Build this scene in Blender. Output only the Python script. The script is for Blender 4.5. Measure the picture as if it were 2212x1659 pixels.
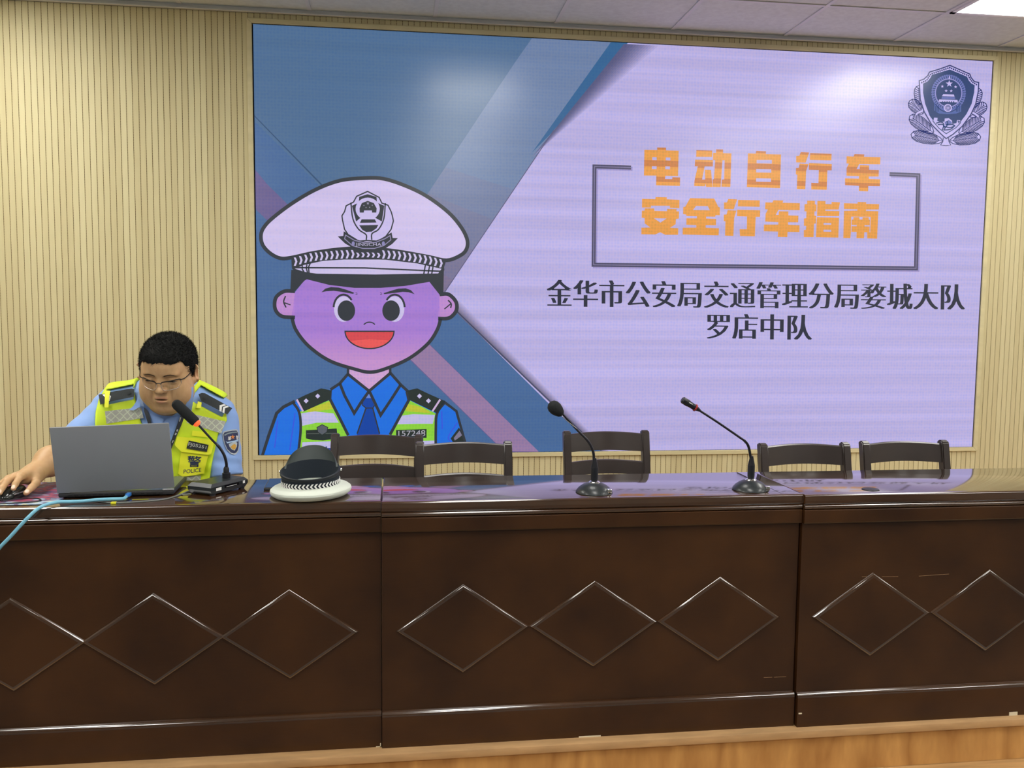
import bpy, bmesh, math, random
import numpy as np
from mathutils import Vector, Matrix, Euler
from mathutils.geometry import tessellate_polygon

SC = bpy.context.scene
for o in list(bpy.data.objects):
    bpy.data.objects.remove(o)
PI = math.pi

# ------------------------------------------------------------------ camera
CAM = (0.67327, -4.45722, 1.33236)
ROT = (1.4869714, -0.0095369, -0.1310537)
FPX, PW, PH = 1900.0, 2212, 1659
cd = bpy.data.cameras.new('camera')
cam = bpy.data.objects.new('camera', cd)
SC.collection.objects.link(cam)
cam.location = CAM
cam.rotation_euler = ROT
cd.sensor_fit = 'HORIZONTAL'
cd.sensor_width = 36.0
cd.lens = 36.0 * FPX / PW
cd.clip_start = 0.02
SC.camera = cam

# ------------------------------------------------------------------ world, exposure
w = bpy.data.worlds.new('world')
SC.world = w
w.use_nodes = True
w.node_tree.nodes['Background'].inputs[0].default_value = (0.8, 0.85, 1.0, 1)
w.node_tree.nodes['Background'].inputs[1].default_value = 0.02
SC.view_settings.view_transform = 'Standard'
SC.view_settings.look = 'None'
SC.view_settings.gamma = 1.0
SC.view_settings.use_curve_mapping = False
SC.view_settings.exposure = 0.0
LAMP = 16.5            # radiance of the ceiling light diffusers
LAMP_COL = (1.0, 0.985, 0.93)
FRONT_LAMPS = ((1.166, -1.355, .6), (3.566, -1.055, 1.2), (-1.234, -1.055, 1.2))

# ------------------------------------------------------------------ helpers
_RM = Euler(ROT, 'XYZ').to_matrix()


def ray(px, py):
    """sight line of a surveyed image point"""
    return _RM @ Vector(((px - PW / 2) / FPX, -(py - PH / 2) / FPX, -1.0))


def aty(px, py, y):
    d = ray(px, py)
    return Vector(CAM) + d * ((y - CAM[1]) / d.y)


def atz(px, py, z):
    d = ray(px, py)
    return Vector(CAM) + d * ((z - CAM[2]) / d.z)


def lin(r, g, b):
    f = lambda c: (c / 255) / 12.92 if c <= 10.31 else ((c / 255 + .055) / 1.055) ** 2.4
    return (f(r), f(g), f(b))


def nodes(name):
    m = bpy.data.materials.new(name)
    m.use_nodes = True
    return m, m.node_tree, m.node_tree.nodes['Principled BSDF']


def mat(name, col, rough=.5, metal=0.0, spec=.5, coat=0.0, emit=None, estr=1.0, vary=0.0, vscale=8.0,
        stretch=(1, 1, 1), bump=0.0, bscale=60.0, sheen=0.0, trans=0.0, ior=1.45, col2=None, detail=4.0):
    m, t, b = nodes(name)
    b.inputs['Base Color'].default_value = (*col, 1)
    b.inputs['Roughness'].default_value = rough
    b.inputs['Metallic'].default_value = metal
    b.inputs['Specular IOR Level'].default_value = spec
    b.inputs['Coat Weight'].default_value = coat
    b.inputs['Coat Roughness'].default_value = .05
    b.inputs['IOR'].default_value = ior
    b.inputs['Transmission Weight'].default_value = trans
    b.inputs['Sheen Weight'].default_value = sheen
    if emit:
        b.inputs['Emission Color'].default_value = (*emit, 1)
        b.inputs['Emission Strength'].default_value = estr
    tc = t.nodes.new('ShaderNodeTexCoord')
    mp = t.nodes.new('ShaderNodeMapping')
    mp.inputs['Scale'].default_value = stretch
    t.links.new(tc.outputs['Object'], mp.inputs[0])
    if vary or col2:
        n = t.nodes.new('ShaderNodeTexNoise')
        n.inputs['Scale'].default_value = vscale
        n.inputs['Detail'].default_value = detail
        t.links.new(mp.outputs[0], n.inputs['Vector'])
        r = t.nodes.new('ShaderNodeValToRGB')
        r.color_ramp.elements[0].position = .3
        r.color_ramp.elements[1].position = .7
        c2 = col2 or tuple(min(1, c * (1 + vary)) for c in col)
        c1 = col if col2 else tuple(c * (1 - vary) for c in col)
        r.color_ramp.elements[0].color = (*c1, 1)
        r.color_ramp.elements[1].color = (*c2, 1)
        t.links.new(n.outputs['Fac'], r.inputs[0])
        t.links.new(r.outputs[0], b.inputs['Base Color'])
    if bump:
        n2 = t.nodes.new('ShaderNodeTexNoise')
        n2.inputs['Scale'].default_value = bscale
        n2.inputs['Detail'].default_value = 3
        t.links.new(mp.outputs[0], n2.inputs['Vector'])
        bn = t.nodes.new('ShaderNodeBump')
        bn.inputs['Strength'].default_value = bump
        bn.inputs['Distance'].default_value = .002
        t.links.new(n2.outputs['Fac'], bn.inputs['Height'])
        t.links.new(bn.outputs[0], b.inputs['Normal'])
    return m


def wloc(o):
    v = Vector((0, 0, 0))
    while o:
        v += o.location
        o = o.parent
    return v


def tag(o, label=None, cat=None, group=None, kind=None):
    if label: o['label'] = label
    if cat: o['category'] = cat
    if group: o['group'] = group
    if kind: o['kind'] = kind
    return o


def thing(name, base, label, cat, group=None, kind=None):
    o = bpy.data.objects.new(name, None)
    SC.collection.objects.link(o)
    o.location = base
    o.empty_display_size = .1
    return tag(o, label, cat, group, kind)


class MB:
    """collects shapes in world coordinates and links them as one mesh object"""

    def __init__(s):
        s.bm = bmesh.new()
        s.mi = 0

    def faces(s, vs, fs, smooth=False):
        bv = [s.bm.verts.new(v) for v in vs]
        for f in fs:
            try:
                F = s.bm.faces.new([bv[i] for i in f])
                F.material_index = s.mi
                F.smooth = smooth
            except ValueError:
                pass
        return bv

    def box(s, a, b, bev=0.0, mtx=None, seg=2):
        (x0, y0, z0), (x1, y1, z1) = a, b
        tb = bmesh.new()
        bmesh.ops.create_cube(tb, size=1)
        for v in tb.verts:
            v.co = Vector(((x0 + x1) / 2 + v.co.x * (x1 - x0), (y0 + y1) / 2 + v.co.y * (y1 - y0), (z0 + z1) / 2 + v.co.z * (z1 - z0)))
        if bev:
            bmesh.ops.bevel(tb, geom=tb.edges[:], offset=bev, segments=seg, affect='EDGES', profile=.5)
        if mtx:
            bmesh.ops.transform(tb, matrix=mtx, verts=tb.verts)
        s.merge(tb, smooth=bool(bev))

    def merge(s, tb, smooth=False):
        tb.verts.ensure_lookup_table()
        tb.verts.index_update()
        vs = [s.bm.verts.new(v.co) for v in tb.verts]
        for f in tb.faces:
            F = s.bm.faces.new([vs[v.index] for v in f.verts])
            F.material_index = s.mi
            F.smooth = smooth
        tb.free()

    def tube(s, pts, rad, n=12, cap=True, flat=1.0):
        pts = [Vector(p) for p in pts]
        if not hasattr(rad, '__len__'):
            rad = [rad] * len(pts)
        rings = []
        up = None
        for i, p in enumerate(pts):
            d = (pts[min(i + 1, len(pts) - 1)] - pts[max(i - 1, 0)])
            d.normalize()
            if up is None:
                up = Vector((0, 0, 1)) if abs(d.z) < .9 else Vector((0, 1, 0))
            a = (up - d * up.dot(d)).normalized()
            up = a
            b = d.cross(a)
            rings.append([p + (a * math.cos(2 * PI * k / n) * flat + b * math.sin(2 * PI * k / n)) * rad[i] for k in range(n)])
        vs = [v for r in rings for v in r]
        fs = []
        for i in range(len(rings) - 1):
            for k in range(n):
                k2 = (k + 1) % n
                fs.append((i * n + k, i * n + k2, (i + 1) * n + k2, (i + 1) * n + k))
        if cap:
            fs.append(tuple(range(n))[::-1])
            fs.append(tuple((len(rings) - 1) * n + k for k in range(n)))
        s.faces(vs, fs, True)

    def lathe(s, prof, c, n=40, mtx=None, sx=1.0, sy=1.0):
        """prof: list of (r, z) turned about a vertical axis through c"""
        vs, fs = [], []
        for r, z in prof:
            for k in range(n):
                a = 2 * PI * k / n
                v = Vector((r * math.cos(a) * sx, r * math.sin(a) * sy, z))
                if mtx: v = mtx @ v
                vs.append(Vector(c) + v)
        m = len(prof)
        for i in range(m - 1):
            for k in range(n):
                k2 = (k + 1) % n
                fs.append((i * n + k, i * n + k2, (i + 1) * n + k2, (i + 1) * n + k))
        if prof[0][0] > 1e-6: fs.append(tuple(range(n))[::-1])
        if prof[-1][0] > 1e-6: fs.append(tuple((m - 1) * n + k for k in range(n)))
        s.faces(vs, fs, True)

    def prism_x(s, prof, x0, x1, y0=0.0, smooth=False):
        """closed (y, z) profile run along x"""
        n = len(prof)
        vs = [(x0, y0 + y, z) for y, z in prof] + [(x1, y0 + y, z) for y, z in prof]
        fs = [(k, (k + 1) % n, n + (k + 1) % n, n + k) for k in range(n)]
        fs += [tuple(range(n))[::-1], tuple(range(n, 2 * n))]
        s.faces(vs, fs, smooth)

    def build(s, name, m, parent=None, base=None, auto=35, label=None):
        bmesh.ops.remove_doubles(s.bm, verts=s.bm.verts[:], dist=1e-6)
        bmesh.ops.recalc_face_normals(s.bm, faces=s.bm.faces[:])
        off = wloc(parent) if parent else Vector(base or (0, 0, 0))
        bmesh.ops.translate(s.bm, vec=-off, verts=s.bm.verts[:])
        me = bpy.data.meshes.new(name)
        s.bm.to_mesh(me)
        s.bm.free()
        for mm in (m if isinstance(m, (list, tuple)) else [m]):
            me.materials.append(mm)
        if auto:
            try:
                me.set_sharp_from_angle(angle=math.radians(auto))
            except Exception:
                pass
        o = bpy.data.objects.new(name, me)
        SC.collection.objects.link(o)
        if parent: o.parent = parent
        elif base: o.location = base
        if label: o['label'] = label
        return o


def curve_pts(P, n=8):
    """Catmull-Rom through P"""
    P = [Vector(p) for p in P]
    Q = [P[0] * 2 - P[1]] + P + [P[-1] * 2 - P[-2]]
    out = []
    for i in range(1, len(Q) - 2):
        for k in range(n):
            t = k / n
            a, b, c, d = Q[i - 1:i + 3]
            out.append(.5 * ((2 * b) + (c - a) * t + (2 * a - 5 * b + 4 * c - d) * t * t + (3 * b - a - 3 * c + d) * t ** 3))
    out.append(P[-1])
    return out


def copy_tree(o, parent=None):
    c = o.copy()
    SC.collection.objects.link(c)
    c.parent = parent
    for ch in list(o.children):
        copy_tree(ch, c)
    return c


def structure(o):
    o['kind'] = 'structure'
    return o
# ================================================================== the room
XL, XR, YF = -2.6, 6.3, -9.2          # side walls, rear of the hall
ZC, ZF, YS = 2.756, -0.292, -1.896    # ceiling, hall floor, stage edge
SW, SH, SZ = 3.84, 2.08, 0.602        # the LED wall: width, height, bottom edge


def slat_material():
    m, t, b = nodes('birch_slat_panel')
    g = t.nodes.new('ShaderNodeNewGeometry')
    sp = t.nodes.new('ShaderNodeSeparateXYZ')
    t.links.new(g.outputs['Position'], sp.inputs[0])
    dv = t.nodes.new('ShaderNodeMath'); dv.operation = 'MULTIPLY_ADD'
    dv.inputs[1].default_value = 1 / .0282
    dv.inputs[2].default_value = .0245 / .0282 + 200
    t.links.new(sp.outputs['X'], dv.inputs[0])
    fl = t.nodes.new('ShaderNodeMath'); fl.operation = 'FLOOR'
    t.links.new(dv.outputs[0], fl.inputs[0])
    wn = t.nodes.new('ShaderNodeTexWhiteNoise'); wn.noise_dimensions = '1D'
    t.links.new(fl.outputs[0], wn.inputs['W'])
    mp = t.nodes.new('ShaderNodeMapping'); mp.inputs['Scale'].default_value = (30, 30, 1.6)
    t.links.new(g.outputs['Position'], mp.inputs[0])
    n = t.nodes.new('ShaderNodeTexNoise'); n.inputs['Scale'].default_value = 1.5; n.inputs['Detail'].default_value = 5
    t.links.new(mp.outputs[0], n.inputs['Vector'])
    ad = t.nodes.new('ShaderNodeMath'); ad.operation = 'MULTIPLY_ADD'; ad.inputs[1].default_value = .5
    t.links.new(wn.outputs['Value'], ad.inputs[0]); 
    sc = t.nodes.new('ShaderNodeMath'); sc.operation = 'MULTIPLY'; sc.inputs[1].default_value = .5
    t.links.new(n.outputs['Fac'], sc.inputs[0]); t.links.new(sc.outputs[0], ad.inputs[2])
    r = t.nodes.new('ShaderNodeValToRGB')
    r.color_ramp.elements[0].position = .2; r.color_ramp.elements[0].color = (.575, .50, .285, 1)
    r.color_ramp.elements[1].position = .8; r.color_ramp.elements[1].color = (.66, .595, .355, 1)
    t.links.new(ad.outputs[0], r.inputs[0])
    # perforated groove: darker strip with a dotted pattern between the slats
    fr = t.nodes.new('ShaderNodeMath'); fr.operation = 'FRACT'
    t.links.new(dv.outputs[0], fr.inputs[0])
    pz = t.nodes.new('ShaderNodeMath'); pz.operation = 'PINGPONG'; pz.inputs[1].default_value = .5
    t.links.new(fr.outputs[0], pz.inputs[0])
    lt = t.nodes.new('ShaderNodeMath'); lt.operation = 'LESS_THAN'; lt.inputs[1].default_value = .05
    t.links.new(pz.outputs[0], lt.inputs[0])
    zz = t.nodes.new('ShaderNodeMath'); zz.operation = 'MULTIPLY'; zz.inputs[1].default_value = 1 / .012
    t.links.new(sp.outputs['Z'], zz.inputs[0])
    zf = t.nodes.new('ShaderNodeMath'); zf.operation = 'FRACT'; t.links.new(zz.outputs[0], zf.inputs[0])
    zg = t.nodes.new('ShaderNodeMath'); zg.operation = 'GREATER_THAN'; zg.inputs[1].default_value = .45
    t.links.new(zf.outputs[0], zg.inputs[0])
    mx2 = t.nodes.new('ShaderNodeMix'); mx2.data_type = 'RGBA'
    mx2.inputs['A'].default_value = (.40, .30, .15, 1); mx2.inputs['B'].default_value = (.19, .13, .06, 1)
    t.links.new(zg.outputs[0], mx2.inputs['Factor'])
    mx = t.nodes.new('ShaderNodeMix'); mx.data_type = 'RGBA'
    t.links.new(lt.outputs[0], mx.inputs['Factor']); t.links.new(r.outputs[0], mx.inputs['A']); t.links.new(mx2.outputs['Result'], mx.inputs['B'])
    t.links.new(mx.outputs['Result'], b.inputs['Base Color'])
    b.inputs['Roughness'].default_value = .55
    b.inputs['Specular IOR Level'].default_value = .25
    return m


M_SLAT = slat_material()
M_TRIM = mat('birch_trim', (.63, .56, .33), .5, vary=.08, vscale=3, stretch=(1, 8, 8))
M_CEIL = mat('ceiling_tile', (.70, .75, .75), .85, vary=.06, vscale=40, bump=.15, bscale=300)
M_TBAR = mat('ceiling_grid_bar', (.72, .73, .75), .4)
M_PLAST = mat('cream_plaster', (.40, .39, .35), .8)
M_HALL = mat('hall_grey_floor', (.13, .13, .127), .4, vary=.15, vscale=6)
M_STAGE = mat('stage_floor', (.55, .33, .14), .4, vary=.2, vscale=3, stretch=(2, 14, 2))

# --- slatted back wall, open where the LED wall sits
P_, G_, D_ = .0282, .0030, .0030
mb = MB()


def slat_field(x0, x1, z0, z1):
    k0 = math.floor((x0 + .0245) / P_)
    pts = [(x0, .004)]
    k = k0
    while True:
        gx = -.0245 + k * P_
        k += 1
        if gx + G_ / 2 <= x0 + 1e-4: continue
        if gx - G_ / 2 >= x1 - 1e-4: break
        for px, py in ((gx - G_ / 2, .004), (gx - G_ / 2, .004 + D_), (gx + G_ / 2, .004 + D_), (gx + G_ / 2, .004)):
            if x0 < px < x1: pts.append((px, py))
    pts.append((x1, .004))
    vs, fs = [], []
    for x, y in pts:
        vs += [(x, y, z0), (x, y, z1)]
    for i in range(len(pts) - 1):
        fs.append((2 * i, 2 * i + 2, 2 * i + 3, 2 * i + 1))
    vs2 = len(vs)
    vs += [(x0, .09, z0), (x1, .09, z0), (x1, .09, z1), (x0, .09, z1)]
    fs.append((vs2, vs2 + 3, vs2 + 2, vs2 + 1))
    mb.faces(vs, fs)


HX0, HX1, HZ0, HZ1 = -.012, SW + .012, SZ - .006, SZ + SH + .006
slat_field(XL, HX0, 0, ZC)
slat_field(HX1, XR, 0, ZC)
slat_field(HX0, HX1, HZ1, ZC)
slat_field(HX0, HX1, 0, HZ0)
for a, b in (((HX0, 0), (HX1, 0)),):
    mb.faces([(HX0, .004, HZ0), (HX1, .004, HZ0), (HX1, .09, HZ0), (HX0, .09, HZ0)], [(0, 1, 2, 3)])
    mb.faces([(HX0, .004, HZ1), (HX1, .004, HZ1), (HX1, .09, HZ1), (HX0, .09, HZ1)], [(0, 1, 2, 3)])
    mb.faces([(HX0, .004, HZ0), (HX0, .004, HZ1), (HX0, .09, HZ1), (HX0, .09, HZ0)], [(0, 1, 2, 3)])
    mb.faces([(HX1, .004, HZ0), (HX1, .004, HZ1), (HX1, .09, HZ1), (HX1, .09, HZ0)], [(0, 1, 2, 3)])
    mb.faces([(HX0, .09, HZ0), (HX1, .09, HZ0), (HX1, .09, HZ1), (HX0, .09, HZ1)], [(0, 1, 2, 3)])
structure(mb.build('wall_back', M_SLAT, auto=0))

# --- mitred wood trim around the LED wall (four strips)
T0, T1, TF = .006, .030, -.007
ox0, ox1, oz0, oz1 = -T1, SW + T1, SZ - .024, SZ + SH + .026
ix0, ix1, iz0, iz1 = -T0, SW + T0, SZ - .002, SZ + SH + .004


def trim_piece(name, quad):
    m_ = MB()
    b_ = .0012
    cx = sum(q[0] for q in quad) / 4; cz = sum(q[1] for q in quad) / 4
    n = 4
    q2 = []
    for x, z in quad:
        q2.append((x, z))
    vs = [(x, .004, z) for x, z in q2] + [(x, TF, z) for x, z in q2]
    fs = [(0, 1, 5, 4), (1, 2, 6, 5), (2, 3, 7, 6), (3, 0, 4, 7), (4, 5, 6, 7), (0, 3, 2, 1)]
    tb = bmesh.new()
    bv = [tb.verts.new(v) for v in vs]
    for f in fs: tb.faces.new([bv[i] for i in f])
    bmesh.ops.recalc_face_normals(tb, faces=tb.faces[:])
    bmesh.ops.bevel(tb, geom=tb.edges[:], offset=b_, segments=1, affect='EDGES')
    m_.merge(tb)
    structure(m_.build(name, M_TRIM))


trim_piece('trim_1', [(ox0, oz0), (ox1, oz0), (ix1, iz0), (ix0, iz0)])
trim_piece('trim_2', [(ix0, iz1), (ix1, iz1), (ox1, oz1), (ox0, oz1)])
trim_piece('trim_3', [(ox0, oz0), (ix0, iz0), (ix0, iz1), (ox0, oz1)])
trim_piece('trim_4', [(ix1, iz0), (ox1, oz0), (ox1, oz1), (ix1, iz1)])

# --- other walls, floor, stage
def plain(name, vs, m):
    b_ = MB(); b_.faces(vs, [(0, 1, 2, 3)])
    return structure(b_.build(name, m))


plain('wall_left', [(XL, .09, ZF), (XL, YF, ZF), (XL, YF, ZC), (XL, .09, ZC)], M_PLAST)
plain('wall_right', [(XR, .09, ZF), (XR, YF, ZF), (XR, YF, ZC), (XR, .09, ZC)], M_PLAST)
plain('wall_front', [(XL, YF, ZF), (XR, YF, ZF), (XR, YF, ZC), (XL, YF, ZC)], M_PLAST)
plain('floor', [(XL, YF, ZF), (XR, YF, ZF), (XR, .09, ZF), (XL, .09, ZF)], M_HALL)


def wood_grain(name, c1, c2, scale, stretch, rough=.35, dist=3.0):
    m, t, b = nodes(name)
    tc = t.nodes.new('ShaderNodeTexCoord')
    mp = t.nodes.new('ShaderNodeMapping'); mp.inputs['Scale'].default_value = stretch
    t.links.new(tc.outputs['Object'], mp.inputs[0])
    n = t.nodes.new('ShaderNodeTexNoise'); n.inputs['Scale'].default_value = 1.2; n.inputs['Detail'].default_value = 2
    t.links.new(mp.outputs[0], n.inputs['Vector'])
    wv = t.nodes.new('ShaderNodeMath'); wv.operation = 'MULTIPLY'; wv.inputs[1].default_value = scale
    t.links.new(n.outputs['Fac'], wv.inputs[0])
    fr = t.nodes.new('ShaderNodeMath'); fr.operation = 'PINGPONG'; fr.inputs[1].default_value = 1.0
    t.links.new(wv.outputs[0], fr.inputs[0])
    n2 = t.nodes.new('ShaderNodeTexNoise'); n2.inputs['Scale'].default_value = 14; n2.inputs['Detail'].default_value = 6
    t.links.new(mp.outputs[0], n2.inputs['Vector'])
    ad = t.nodes.new('ShaderNodeMath'); ad.operation = 'MULTIPLY_ADD'; ad.inputs[1].default_value = .45
    t.links.new(fr.outputs[0], ad.inputs[0])
    s2 = t.nodes.new('ShaderNodeMath'); s2.operation = 'MULTIPLY'; s2.inputs[1].default_value = .55
    t.links.new(n2.outputs['Fac'], s2.inputs[0]); t.links.new(s2.outputs[0], ad.inputs[2])
    r = t.nodes.new('ShaderNodeValToRGB')
    r.color_ramp.elements[0].position = .2; r.color_ramp.elements[0].color = (*c1, 1)
    r.color_ramp.elements[1].position = .75; r.color_ramp.elements[1].color = (*c2, 1)
    t.links.new(ad.outputs[0], r.inputs[0]); t.links.new(r.outputs[0], b.inputs['Base Color'])
    b.inputs['Roughness'].default_value = rough
    return m


M_RISER = wood_grain('stage_riser_grain', (.40, .185, .052), (.62, .33, .105), 14, (3.2, 1, .9))
M_NOSE = mat('stage_nosing', (.50, .30, .14), .35, vary=.15, vscale=4, stretch=(2, 10, 10))
st = MB(); st.box((XL, YS + .012, ZF), (XR, .09, -.0005))
stg = structure(st.build('floor_stage', M_STAGE))
b_ = MB(); b_.faces([(XL, YS + .0115, -.1415), (XR, YS + .0115, -.1415), (XR, YS + .0115, -.024), (XL, YS + .0115, -.024)], [(0, 1, 2, 3)])
structure(b_.build('riser', M_RISER, stg))
b_ = MB(); b_.box((XL, YS, -.0245), (XR, YS + .06, 0), .003)
structure(b_.build('nosing', M_NOSE, stg))

b_ = MB(); b_.box((XL, YS - .30, ZF), (XR, YS + .0114, -.142), .003)
structure(b_.build('step', M_STAGE, stg))

# --- suspended ceiling: 60 cm tiles, cut row along the back wall
X0T, Y0T = .266, -.455
b_ = MB(); b_.faces([(XL, YF, ZC + .004), (XR, YF, ZC + .004), (XR, .09, ZC + .004), (XL, .09, ZC + .004)], [(0, 1, 2, 3)])
ceil = structure(b_.build('ceiling', M_CEIL))
b_ = MB()
k = math.floor((XL - X0T) / .6)
while X0T + .6 * k < XR:
    x = X0T + .6 * k; k += 1
    if x > XL: b_.box((x - .009, YF, ZC - .0015), (x + .009, -.012, ZC + .003))
y = Y0T
while y > YF:
    b_.box((XL, y - .009, ZC - .001), (XR, y + .009, ZC + .0025))
    y -= .6
b_.box((XL, -.018, ZC - .021), (XR, .0035, ZC - .0175))      # wall angle under the tiles
b_.box((XL, -.0005, ZC - .021), (XR, .0035, ZC + .003))
structure(b_.build('ceiling_grid', M_TBAR, ceil))

M_DIFF = mat('lit_diffuser', (.9, .9, .9), .5, emit=LAMP_COL, estr=LAMP)
M_LFRAME = mat('light_frame_white', (.85, .85, .87), .35)


def ceiling_light(x, y, ly, label):
    t = thing('ceiling_light', (x, y, ZC), label, 'ceiling light', 'flat panel lights in the ceiling grid')
    a, c = .3 - .010, ly / 2 - .010
    f = MB()
    for q in (((-a, -c), (a, -c + .022)), ((-a, c - .022), (a, c)), ((-a, -c), (-a + .022, c)), ((a - .022, -c), (a, c))):
        f.box((x + q[0][0], y + q[0][1], ZC - .006), (x + q[1][0], y + q[1][1], ZC + .003))
    f.build('frame', M_LFRAME, t)
    d = MB(); d.box((x - a + .020, y - c + .020, ZC - .003), (x + a - .020, y + c - .020, ZC + .002))
    d.build('diffuser', M_DIFF, t)


LN = ['lit square ceiling panel facing the middle of the screen top', 'lit white ceiling panel at the top right corner above the screen',
      'lit ceiling panel above the slatted wall left of the screen']
for (lx, ly, ll), lab in zip(FRONT_LAMPS, LN):
    ceiling_light(lx, ly, ll, lab)
for iy, lyy in enumerate((-2.855, -5.255)):
    for ix, lxx in enumerate((-1.234, 1.166, 3.566, 5.366)):
        ceiling_light(lxx, lyy - .2, 1.2, 'lit ceiling panel over the hall seats, %s row, %s' % (('front', 'rear')[iy], ('far left', 'centre left', 'centre right', 'far right')[ix]))
# ================================================================== the LED wall and the slide it shows
HM = (2.0627205618e-03, -3.1038357550e-05, -1.1246314321, -2.6008921459e-05, -2.1527276659e-03, 2.1294046550, -6.3702769693e-05, -4.0607371268e-05)


def onscreen(x, y):
    """surveyed point -> metres on the screen face (from its lower left corner)"""
    d = HM[6] * x + HM[7] * y + 1
    return (HM[0] * x + HM[1] * y + HM[2]) / d, (HM[3] * x + HM[4] * y + HM[5]) / d


_led = {}
LEDG = .90


def led(r, g, b, band=.05, name='led'):
    """lit LED surface of one slide colour, with faint rolling-shutter bands put into its brightness"""
    key = (r, g, b, band)
    if key in _led: return _led[key]
    m, t, bs = nodes('%s_%02x%02x%02x' % (name, r, g, b))
    bs.inputs['Base Color'].default_value = (.012, .012, .014, 1)
    bs.inputs['Roughness'].default_value = .26
    bs.inputs['Specular IOR Level'].default_value = .5
    c = [max(0, v - .006) * LEDG for v in lin(r, g, b)]
    geo = t.nodes.new('ShaderNodeNewGeometry')
    mp = t.nodes.new('ShaderNodeMapping'); mp.inputs['Scale'].default_value = (.12, 0, 9.0)
    t.links.new(geo.outputs['Position'], mp.inputs[0])
    n = t.nodes.new('ShaderNodeTexNoise'); n.inputs['Scale'].default_value = 2.2; n.inputs['Detail'].default_value = 2.5
    t.links.new(mp.outputs[0], n.inputs['Vector'])
    mr = t.nodes.new('ShaderNodeMapRange'); mr.inputs['From Min'].default_value = .3; mr.inputs['From Max'].default_value = .7
    mr.inputs['To Min'].default_value = 1 - band; mr.inputs['To Max'].default_value = 1 + band
    t.links.new(n.outputs['Fac'], mr.inputs['Value'])
    # moire put into the emission colour: small bluish and pinkish cells
    vo = t.nodes.new('ShaderNodeTexVoronoi'); vo.inputs['Scale'].default_value = 62; vo.inputs['Randomness'].default_value = .25
    t.links.new(geo.outputs['Position'], vo.inputs['Vector'])
    rp = t.nodes.new('ShaderNodeValToRGB')
    rp.color_ramp.elements[0].position = .1; rp.color_ramp.elements[0].color = (.87, .935, 1.03, 1)
    rp.color_ramp.elements[1].position = .6; rp.color_ramp.elements[1].color = (1.11, 1.05, 1.0, 1)
    t.links.new(vo.outputs['Distance'], rp.inputs[0])
    rp.inputs[0].default_value = .5
    vm = t.nodes.new('ShaderNodeMix'); vm.data_type = 'RGBA'; vm.blend_type = 'MULTIPLY'; vm.inputs['Factor'].default_value = 1
    vm.inputs['A'].default_value = (*c, 1)
    t.links.new(rp.outputs[0], vm.inputs['B'])
    t.links.new(vm.outputs['Result'], bs.inputs['Emission Color'])
    t.links.new(mr.outputs[0], bs.inputs['Emission Strength'])
    _led[key] = m
    return m


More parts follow.
